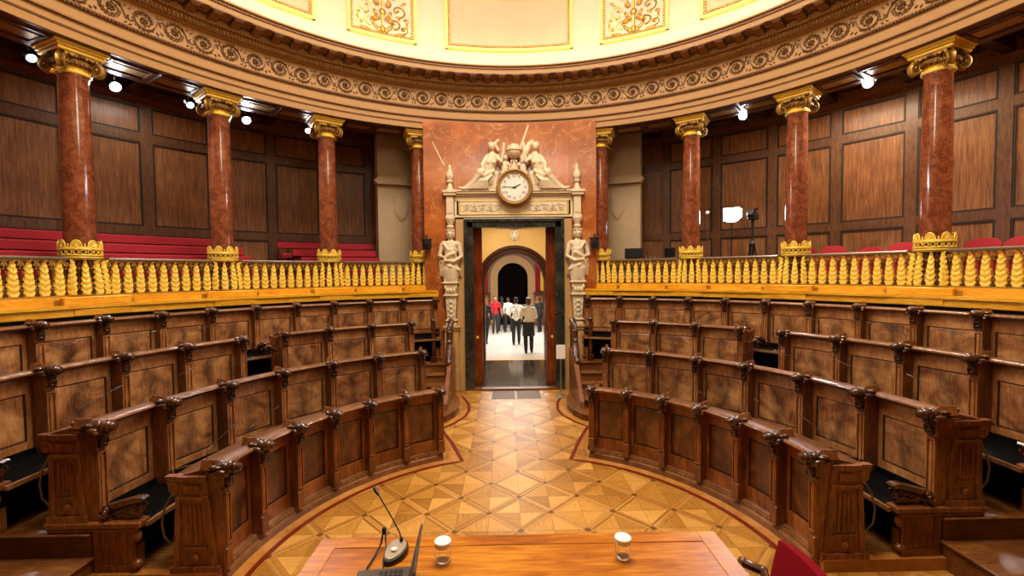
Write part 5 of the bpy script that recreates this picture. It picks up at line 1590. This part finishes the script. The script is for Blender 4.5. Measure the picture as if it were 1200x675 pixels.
def putto(x, s, lab):
    t = empty('putto_statue', T((x, YP - 0.04, 4.19)), lab, 'statue')
    b = MB(); X = lambda *p: (s * p[0], p[1], p[2])
    b.limb([X(0, 0, 0.34), X(0, 0, 0.44), X(0, 0, 0.55)], [0.07, 0.075, 0.065]); b.ell(X(0.01, -0.03, 0.66), (0.055, 0.06, 0.06), 12, 8)
    b.ell(X(0.01, -0.088, 0.655), (0.01, 0.012, 0.012)); b.ell(X(0.01, 0.0, 0.685), (0.06, 0.06, 0.05))
    b.limb([X(0.0, -0.02, 0.34), X(0.07, -0.10, 0.36), X(0.10, -0.08, 0.24)], [0.055, 0.045, 0.03]); b.limb([X(-0.02, -0.02, 0.34), X(-0.05, -0.10, 0.33), X(-0.04, -0.08, 0.22)], [0.055, 0.045, 0.03])
    b.limb([X(0.06, 0, 0.56), X(0.12, -0.05, 0.50), X(0.14, -0.08, 0.58)], [0.032, 0.026, 0.02]); b.limb([X(-0.06, 0, 0.56), X(-0.11, -0.05, 0.62), X(-0.12, -0.05, 0.70)], [0.032, 0.026, 0.02])
    for q in range(4): b.limb([X(-0.13 + q * 0.009, -0.05, 0.71), X(-0.135 + q * 0.011, -0.05, 0.735)], [0.006, 0.005], 5); b.limb([X(0.13 + q * 0.008, -0.085, 0.585), X(0.13 + q * 0.01, -0.09, 0.61)], [0.006, 0.005], 5)
    b.limb([X(-0.03, 0.02, 0.22), X(0.05, 0.02, 0.28)], [0.06, 0.06]); b.limb([X(0.0, 0.03, 0.20), X(0.0, 0.02, 0.32)], [0.06, 0.06])
    b.sculpt('figure', 'ivory', t, 0.010, 2)
putto(-0.16, 1, 'small carved stone child above the clock, red bench side of the globe')
putto(0.22, -1, 'small carved stone child above the clock, sign side of the globe')
# book block and globe
t = MB().box(-0.075, 0.115, -0.09, 0.06, 4.56, 4.72, c=0.008).box(-0.10, 0.14, -0.12, 0.08, 4.53, 4.565, c=0.01).build('stone_block', 'ivory', None, False, M=T((0, YP, 0)))
tag(t, 'small carved stone block between the two children, under the globe', 'pedestal')
t = empty('stone_globe', T((0.035, YP - 0.04, 4.72)), 'round stone globe topping the sculptures above the clock', 'globe')
MB().lathe([(0.04, 0), (0.045, 0.02), (0.018, 0.05), (0.025, 0.09), (0.015, 0.13)], 14).build('foot', 'ivory', t)
MB().ell((0, 0, 0.28), 0.155, 28, 16).build('sphere', 'ivory', t)
g = MB(); torus(g, 0.157, 0.012, 0.28, 36, 6)
g.tube([(0.157 * cos(2 * PI * i / 36), 0, 0.28 + 0.157 * sin(2 * PI * i / 36)) for i in range(36)], 0.008, 6, RZ(55), True)
g.build('bands', 'stone', t)

# ------------------------------------------------------------------ clock
ck = empty('wall_clock', T((0.035, YP - 0.12, 4.235)), 'round white clock set in a stone ring above the doorway', 'clock')
QF = RX(90)
MB().lathe([(0.375, -0.20), (0.378, 0.05), (0.36, 0.075), (0.335, 0.085), (0.32, 0.07), (0.30, 0.05), (0.29, 0.02)], 48, QF).build('stone_ring', 'ringstone', ck)
mb = MB(); torus(mb, 0.30, 0.010, 0.045, 48, 6, QF); torus(mb, 0.345, 0.010, 0.085, 48, 6, QF); mb.build('gilt_rim', 'golddark', ck)
MB().lathe([(0.292, 0.0), (0.292, 0.025)], 48, QF).build('dial', 'white', ck)
for i in range(12):
    a = R_(30 * (i + 1))
    c = bpy.data.curves.new('numeral', 'FONT'); c.body = ['I', 'II', 'III', 'IIII', 'V', 'VI', 'VII', 'VIII', 'IX', 'X', 'XI', 'XII'][i]
    c.size = 0.085; c.align_x = 'CENTER'; c.align_y = 'CENTER'; c.extrude = 0.001; c.materials.append(MAT['black'])
    tmp = bpy.data.objects.new('numeral_curve', c); COL.objects.link(tmp)
    me = bpy.data.meshes.new_from_object(tmp); bpy.data.objects.remove(tmp)
    o = bpy.data.objects.new('numeral', me); COL.objects.link(o); o.parent = ck
    o.matrix_local = T((0.225 * sin(a), -0.029, 0.225 * cos(a))) @ RX(90)
mb = MB()
for i in range(60):
    mb.box(-0.0025, 0.0025, -0.028, -0.024, 0.268, 0.283, RY(6 * i))
mb.build('minute_marking', 'black', ck, False)
MB().prism([(-0.012, -0.04), (0.012, -0.04), (0.008, 0.10), (0.0, 0.165), (-0.008, 0.10)], -0.036, -0.032, RY(64)).build('hour_hand', 'black', ck, False)
MB().prism([(-0.007, -0.05), (0.007, -0.05), (0.004, 0.20), (0.0, 0.235), (-0.004, 0.20)], -0.040, -0.037, RY(-86)).build('minute_hand', 'black', ck, False)
MB().lathe([(0.02, 0.024), (0.02, 0.042)], 14, QF).build('hub', 'black', ck)

# ------------------------------------------------------------------ sign on a stand
sg = empty('sign_stand', T((0.96, 5.1, 0)), 'white paper sign on a thin steel stand beside the black door frame', 'sign')
MB().lathe([(0.13, 0), (0.13, 0.012), (0.03, 0.02), (0.012, 0.03)], 24).build('base', 'steel', sg)
MB().lathe([(0.012, 0.02), (0.012, 0.78)], 12).build('pole', 'steel', sg)
MB().box(-0.09, 0.09, -0.016, -0.006, 0.76, 1.04, c=0.002).build('sign_board', 'white', sg, False)

# ================================================================== PEOPLE
SKIN = flat('skin', '#b98263', 0.55); HAIRB = flat('dark_hair', '#1a110c', 0.6); HAIRG = flat('brown_hair', '#4d3322', 0.6); HAIRY = flat('grey_hair', '#8a7f76', 0.6)
SHRED = flat('red_shirt', '#b30c22', 0.7, 0, 0.1, 5); SHWH = flat('white_shirt', '#e9e5dc', 0.7, 0, 0.05, 5); SHBE = flat('beige_shirt', '#d9cdb6', 0.7, 0, 0.05, 5)
DARKC = flat('dark_cloth', '#17161a', 0.75); JEAN = flat('dark_trousers', '#2b2a2e', 0.75); SHOE = flat('black_shoes', '#0c0b0b', 0.4); GREYV = flat('grey_waistcoat', '#55524e', 0.7)
SAT = flat('tan_strap', '#b49a75', 0.7)
def person(x, y, yaw, lab, H=1.74, shirt=SHWH, trousers=DARKC, hair=HAIRB, stride=0.16, arms=((0.05, 0.1), (0.05, 0.1)), sleeve='long', apron=None, strap=None, lean=0.0, bend=None):
    """local figure faces -y; stride is how far one foot leads the other"""
    t = empty('person', T((x, y, lobz(y) + 0.004)) @ RZ(yaw), lab, 'person')
    k = H / 1.74
    def V(a, b, c): return (a * k, (b + lean * (c - 0.9) if c > 0.9 else b) * k, c * k)
    st2 = stride / 2
    hipz, shz = 0.92, 1.44
    hip = {s: V(s * 0.09, 0, hipz) for s in (-1, 1)}
    knee = {s: V(s * 0.10, s * st2 * 0.6 - 0.03, 0.50) for s in (-1, 1)}
    ank = {s: V(s * 0.10, s * st2 + 0.02, 0.09) for s in (-1, 1)}
    arm = {}
    for i, s in enumerate((-1, 1)):
        out, fwd = arms[i][0], arms[i][1]
        el = V(s * (0.215 + out * 0.6), 0.02 - fwd * 0.35, 1.16)
        b_ = (bend or {}).get(s, 0)
        wr = V(s * (0.21 + out - 0.12 * b_), -0.02 - fwd * 0.9 - b_ * 0.24, 0.90 + b_ * 0.33)
        arm[s] = (V(s * 0.175, 0, 1.41), el, wr)
    # body: one continuous figure (head, neck, trunk, limbs, hands)
    b = MB()
    b.limb([V(0, 0, 0.92), V(0, 0, 1.10), V(0, 0.0, 1.28), V(0, 0, 1.40)], [0.115 * k, 0.10 * k, 0.115 * k, 0.09 * k], 12)
    b.limb([V(0, 0, 1.40), V(0, -0.01, 1.53)], [0.058 * k, 0.052 * k])
    b.ell(V(0, -0.02, 1.635), (0.072 * k, 0.092 * k, 0.108 * k), 16, 12)
    b.ell(V(0, -0.065, 1.57), (0.045 * k, 0.045 * k, 0.04 * k))
    b.ell(V(0, -0.115, 1.62), (0.012 * k, 0.02 * k, 0.024 * k))
    for s in (-1, 1):
        b.ell(V(s * 0.074, -0.01, 1.63), (0.010 * k, 0.02 * k, 0.03 * k))
        b.limb([hip[s], knee[s], ank[s]], [0.085 * k, 0.055 * k, 0.038 * k])
        A = arm[s]; b.limb(list(A), [0.052 * k, 0.042 * k, 0.028 * k])
        w_ = Vector(A[2]); d = (w_ - Vector(A[1])).normalized(); sd = Vector((s, 0, 0)); fw = Vector((0, -1, 0))
        palm = w_ + d * 0.045 * k
        b.ell(palm, (0.018 * k, 0.040 * k, 0.045 * k), 10, 6)
        for q in range(4):
            base = palm + d * 0.035 * k + fw * (q - 1.5) * 0.019 * k; ln = (0.055, 0.066, 0.062, 0.050)[3 - q] * k
            m1 = base + d * ln * 0.5 - sd * 0.004; b.limb([base, m1, base + d * ln - sd * 0.016], [0.0085 * k, 0.008 * k, 0.007 * k], 6)
        b.limb([palm + fw * 0.03 * k - d * 0.02 * k, palm + fw * 0.052 * k + d * 0.008 * k, palm + fw * 0.055 * k + d * 0.035 * k], [0.011 * k, 0.009 * k, 0.008 * k], 6)
    b.sculpt('body', SKIN, t, 0.0085, 1)
    # face details
    f = MB()
    for s in (-1, 1): f.ell(V(s * 0.03, -0.103, 1.645), (0.013 * k, 0.007 * k, 0.008 * k), 8, 5)
    f.ell(V(0, -0.108, 1.578), (0.024 * k, 0.006 * k, 0.006 * k), 8, 4)
    f.build('eyes_and_mouth', HAIRB, t)
    h = MB()
    h.ell(V(0, 0.012, 1.672), (0.084 * k, 0.094 * k, 0.088 * k), 16, 10); h.ell(V(0, 0.045, 1.62), (0.072 * k, 0.065 * k, 0.09 * k), 12, 8)
    for i in range(10):
        an = i * 0.62; h.ell(V(0.05 * cos(an), 0.01 + 0.06 * sin(an), 1.735), (0.03 * k, 0.03 * k, 0.024 * k), 7, 5)
    h.sculpt('hair', hair, t, 0.012, 1)
    s_ = MB()
    s_.limb([V(0, 0, 0.96), V(0, 0, 1.10), V(0, 0, 1.28), V(0, 0.0, 1.39)], [0.135 * k, 0.125 * k, 0.135 * k, 0.10 * k], 14)
    s_.limb([V(-0.15, 0, 1.405), V(0, 0.0, 1.435), V(0.15, 0, 1.405)], [0.066 * k, 0.075 * k, 0.066 * k])
    s_.limb([V(-0.11, 0, 1.26), V(0.11, 0, 1.26)], [0.095 * k, 0.095 * k]); s_.limb([V(-0.07, 0, 1.0), V(0.07, 0, 1.0)], [0.105 * k, 0.105 * k])
    for s in (-1, 1):
        A = [Vector(p) for p in arm[s]]
        if sleeve == 'long': s_.limb([A[0], A[1], A[1].lerp(A[2], 0.88)], [0.068 * k, 0.056 * k, 0.040 * k])
        elif sleeve == 'rolled': s_.limb([A[0], A[1], A[1].lerp(A[2], 0.25)], [0.068 * k, 0.058 * k, 0.054 * k])
        else: s_.limb([A[0], A[0].lerp(A[1], 0.75)], [0.07 * k, 0.064 * k])
    s_.tube([V(0.062 * cos(2 * PI * i / 16), -0.004 + 0.062 * sin(2 * PI * i / 16), 1.495) for i in range(16)], 0.015 * k, 6, None, True)
    s_.sculpt('shirt', shirt, t, 0.0105, 2)
    p_ = MB()
    p_.limb([V(-0.06, 0, 0.93), V(0.06, 0, 0.93)], [0.112 * k, 0.112 * k], 12); p_.limb([V(0, 0, 0.99), V(0, 0, 0.90)], [0.13 * k, 0.12 * k], 12)
    for s in (-1, 1): p_.limb([hip[s], knee[s], tuple(Vector(knee[s]).lerp(Vector(ank[s]), 0.98))], [0.102 * k, 0.074 * k, 0.056 * k], 12)
    p_.sculpt('trousers', trousers, t, 0.0115, 2)
    for s in (-1, 1):
        q = MB(); a0 = Vector(ank[s]); a0.z = 0.035 * k
        q.limb([a0 + Vector((0, 0.045, 0.012)) * k, a0 + Vector((0, -0.05, 0.008)) * k, a0 + Vector((0, -0.15, -0.006)) * k], [0.044 * k, 0.040 * k, 0.027 * k], 10)
        q.sculpt('shoe', SHOE, t, 0.0095, 1)
    if apron is not None:
        ap = MB(); n = 20; prof = []
        for zz, rr in ((1.0, 0.152), (0.8, 0.165), (0.55, 0.185)):
            for i in range(n):
                an = 2 * PI * i / n; prof.append(V(rr * 1.08 * cos(an), rr * 0.92 * sin(an), zz))
        fs = [(j * n + i, j * n + (i + 1) % n, (j + 1) * n + (i + 1) % n, (j + 1) * n + i) for j in range(2) for i in range(n)]
        o = ap.add(prof, fs).build('apron', apron, t); so = o.modifiers.new('cloth', 'SOLIDIFY'); so.thickness = 0.006
    if strap is not None:
        q = MB()
        for s in (-1, 1): q.tube([V(s * 0.085, 0.142, 1.02), V(s * 0.03, 0.148, 1.24), V(-s * 0.06, 0.10, 1.44), V(-s * 0.10, 0.0, 1.485)], 0.013 * k, 6)
        q.build('braces', strap, t)
    return t
person(-0.62, 17.6, 8, 'person in a red polo shirt and dark trousers standing facing the hall', 1.80, SHRED, JEAN, HAIRB, 0.10, ((0.07, 0.0), (0.10, 0.05)), 'short')
person(0.02, 18.6, 165, 'person in a white shirt striding away behind the pair at the centre', 1.72, SHWH, DARKC, HAIRG, 0.42, ((0.04, 0.1), (0.04, 0.1)), 'long', lean=0.05)
person(0.27, 12.75, 180, 'person in a white shirt with tan crossed braces walking away', 1.74, SHWH, DARKC, HAIRB, 0.16, ((0.06, 0.05), (0.06, 0.05)), 'rolled', strap=SAT, bend={-1: 0.5, 1: 0.4})
person(0.60, 10.3, 184, 'person in a beige shirt and long black apron walking away near the doorway', 1.72, SHBE, DARKC, HAIRG, 0.14, ((0.05, 0.05), (0.05, 0.05)), 'rolled', apron=DARKC, bend={-1: 0.55, 1: 0.55})
person(0.77, 13.5, 182, 'grey haired person in dark clothes mostly hidden behind the beige shirted one', 1.74, GREYV, DARKC, HAIRY, 0.12)
person(1.58, 18.4, 200, 'person in black clothes with a hand raised to the head, near the arch', 1.72, DARKC, DARKC, HAIRB, 0.2, ((0.05, 0.1), (0.02, 0.1)), 'long', bend={-1: 1.6, 1: 0.2})
person(-0.32, 19.2, 170, 'person in black clothes far back between the red shirt and the white shirt', 1.76, DARKC, DARKC, HAIRB, 0.35)
person(-0.92, 13.0, 20, 'person in dark clothes half hidden by the open door leaf', 1.74, DARKC, DARKC, HAIRB, 0.2)

# ================================================================== THE PRESIDENT'S TABLE
struct(MB().box(-2.6, 2.6, -5.6, -0.95, 0.0, 0.40), 'floor_dais', 'step', False)
tb = empty('long_table', T((-0.07, -1.9, 0.40)), 'polished orange mahogany table with a moulded edge in front of the camera', 'table')
MB().box(-0.99, 0.99, -0.52, 0.52, 0.715, 0.75, c=0.010).build('table_top', 'table', tb, False, bevel=0.004)
mb = MB(); 
for (x0, x1, y0, y1) in ((-0.992, -0.90, -0.52, 0.52), (0.90, 0.992, -0.52, 0.52), (-0.90, 0.90, 0.44, 0.522), (-0.90, 0.90, -0.522, -0.44)): mb.box(x0, x1, y0, y1, 0.749, 0.7535, c=0.002)
mb.build('border_band', 'table', tb, False)
MB().box(-0.55, 0.55, -0.40, 0.44, 0.62, 0.715).build('apron_board', 'table', tb, False)
for x in (-0.5, 0.5):
    for y in (-0.36, 0.40): MB().lathe([(0.045, 0.0), (0.045, 0.03), (0.025, 0.08), (0.035, 0.35), (0.04, 0.5), (0.05, 0.52), (0.05, 0.60)], 14, T((x, y, 0))).build('leg', 'post', tb)
TZ = 1.1535
# water glasses under white paper caps
glass = NT('clear_glass'); glass.b.inputs['Transmission Weight'].default_value = 1.0; glass.b.inputs['Roughness'].default_value = 0.02; glass.b.inputs['IOR'].default_value = 1.3; glass.b.inputs['Base Color'].default_value = (0.98, 1, 0.98, 1)
for x, y, lab in ((-0.43, -1.57, 'beside the laptop'), (0.405, -1.57, 'on the empty half of the table')):
    t = empty('water_glass', T((x, y, TZ)), 'small drinking glass covered by a white paper cap, ' + lab, 'glass', 'capped water glasses')
    MB().lathe([(0.027, 0.0), (0.032, 0.003), (0.034, 0.03), (0.033, 0.05), (0.035, 0.088), (0.033, 0.088), (0.031, 0.05), (0.031, 0.03), (0.029, 0.012), (0.005, 0.010)], 28).build('tumbler', glass.m, t)
    MB().lathe([(0.038, 0.072), (0.0385, 0.094), (0.034, 0.098), (0.010, 0.099)], 28).build('paper_cap', 'white', t)
# table microphone
mc = empty('table_microphone', T((-0.66, -1.53, TZ)) @ Matrix.Diagonal((0.85, 0.85, 1, 1)), 'black gooseneck microphone on a silver oval base beside the laptop', 'microphone')
def oval(z, sc): return [((0.058 * (1 + 0.18 * sin(2 * PI * i / 28))) * sc * cos(2 * PI * i / 28), 0.085 * sc * sin(2 * PI * i / 28), z(0.085 * sc * sin(2 * PI * i / 28))) for i in range(28)]
def shell(mb, l): 
    n = 28
    vs = [p for r in l for p in r]; fs = [(j * n + i, j * n + (i + 1) % n, (j + 1) * n + (i + 1) % n, (j + 1) * n + i) for j in range(len(l) - 1) for i in range(n)]
    fs += [tuple(range(n - 1, -1, -1)), tuple((len(l) - 1) * n + i for i in range(n))]
    return mb.add(vs, fs)
shell(MB(), [oval(lambda y: 0.0, 1.0), oval(lambda y: 0.020 + y * 0.12, 1.04), oval(lambda y: 0.030 + y * 0.15, 0.98)]).build('mic_base', 'black', mc, M=RZ(-18))
shell(MB(), [oval(lambda y: 0.029 + y * 0.15, 0.92), oval(lambda y: 0.036 + y * 0.15, 0.86)]).build('silver_plate', 'steel', mc, M=RZ(-18))
MB().lathe([(0.018, 0), (0.016, 0.006)], 16, T((0, -0.01, 0.036))).build('touch_button', 'white', mc, M=RZ(-18))
nk = [(0.022, 0.055, 0.05), (0.008, 0.075, 0.075), (-0.05, 0.14, 0.115), (-0.11, 0.20, 0.155), (-0.165, 0.262, 0.185)]
MB().tube(nk, 0.0042, 8).build('gooseneck', 'black', mc)
MB().tube([(-0.160, 0.257, 0.183), (-0.172, 0.270, 0.189), (-0.195, 0.295, 0.200), (-0.202, 0.303, 0.203)], [0.006, 0.011, 0.011, 0.007], 10).build('mic_capsule', 'black', mc)
MB().lathe([(0.010, 0.0), (0.010, 0.02)], 10, T((0.022, 0.055, 0.04))).build('neck_socket', 'black', mc)
c = MB().tube([(-0.77, -1.42, TZ + 0.07), (-0.775, -1.44, TZ + 0.03), (-0.79, -1.50, TZ + 0.006), (-0.80, -1.58, TZ + 0.005), (-0.79, -1.66, TZ + 0.004)], 0.005, 6)
c.tube([(-0.76, -1.42, TZ + 0.07), (-0.745, -1.46, TZ + 0.02), (-0.74, -1.53, TZ + 0.005), (-0.72, -1.60, TZ + 0.004), (-0.66, -1.63, TZ + 0.004)], 0.004, 6)
c.ell((-0.765, -1.418, TZ + 0.08), (0.012, 0.012, 0.02))
o = c.build('black_cable', 'black', None, M=T((0.035, -0.04, 0))); tag(o, 'looped black cable rising from the table beyond the laptop', 'cable')
# laptop turned side-on
lp = empty('laptop', T((-0.66, -1.80, TZ)) @ RZ(-84), 'open grey laptop seen edge-on, its screen turned sideways on the table', 'laptop')
MB().box(-0.165, 0.165, -0.12, 0.11, 0.0, 0.016, c=0.004).build('laptop_base', 'laptop', lp, False)
mb = MB()
for r in range(5):
    for q in range(14):
        mb.box(-0.145 + q * 0.0207, -0.128 + q * 0.0207, -0.02 + r * 0.021, -0.003 + r * 0.021, 0.016, 0.0185)
mb.build('keyboard', 'black', lp, False)
MB().box(-0.05, 0.05, -0.105, -0.035, 0.016, 0.0165).build('touchpad', 'grey', lp, False)
Ms = T((0, 0.112, 0.014)) @ RX(-14)
MB().box(-0.165, 0.165, 0.0, 0.008, 0.0, 0.20, Ms, c=0.003).build('laptop_lid', 'laptop', lp, False)
MB().box(-0.155, 0.155, -0.0015, 0.001, 0.012, 0.19, Ms).build('screen', 'black', lp, False)

# red velvet chair at the end of the table
rc = empty('presidential_chair', T((0.715, -1.975, 0.34)) @ RZ(-94), 'dark red velvet chair with curved wooden arms at the end of the table', 'chair')
mb = MB(); n, m_ = 10, 10; vs = []; fs = []
for sd in (0, 1):
    for j in range(m_ + 1):
        for i in range(n + 1):
            u_ = i / n * 2 - 1; vv = j / m_
            vs.append((0.25 * u_, 0.20 + 0.10 * vv + (0.035 if sd else -0.035) * (1 - 0.6 * u_ ** 4) * (1 - 0.5 * vv ** 6), 0.44 + 0.55 * vv + 0.04 * vv * (1 - u_ * u_)))
K = (n + 1) * (m_ + 1)
for j in range(m_):
    for i in range(n):
        a = j * (n + 1) + i; fs.append((a, a + 1, a + n + 2, a + n + 1)); fs.append((K + a, K + a + n + 1, K + a + n + 2, K + a + 1))
    for i in (0, n):
        a = j * (n + 1) + i; fs.append((a, a + n + 1, K + a + n + 1, K + a))
for i in range(n):
    for j in (0, m_):
        a = j * (n + 1) + i; fs.append((a, K + a, K + a + 1, a + 1))
mb.add(vs, fs).build('backrest', 'velvet', rc)
MB().box(-0.25, 0.25, -0.27, 0.21, 0.36, 0.46, c=0.03).build('seat', 'velvet', rc, True)
for sx in (-1, 1):
    MB().limb([(sx * 0.25, 0.27, 0.74), (sx * 0.33, 0.27, 0.80), (sx * 0.37, 0.20, 0.81), (sx * 0.36, 0.155, 0.76), (sx * 0.30, 0.15, 0.60), (sx * 0.25, 0.12, 0.44)], [0.018, 0.022, 0.024, 0.024, 0.020, 0.018], 10).build('armrest', 'carved', rc)
    for y in (-0.23, 0.2): MB().limb([(sx * 0.23, y, 0.38), (sx * 0.24, y * 1.1, 0.02)], [0.024, 0.016], 8).build('leg', 'post', rc)

# the doorway's axis stands a little to one side of the hall's
for o in list(scene.objects):
    if o.parent is None and o.name.split('.')[0] in ('doorway_surround', 'caryatid', 'seated_statue', 'putto_statue', 'stone_block', 'stone_globe', 'wall_clock', 'wooden_door'):
        o.location.x += 0.05
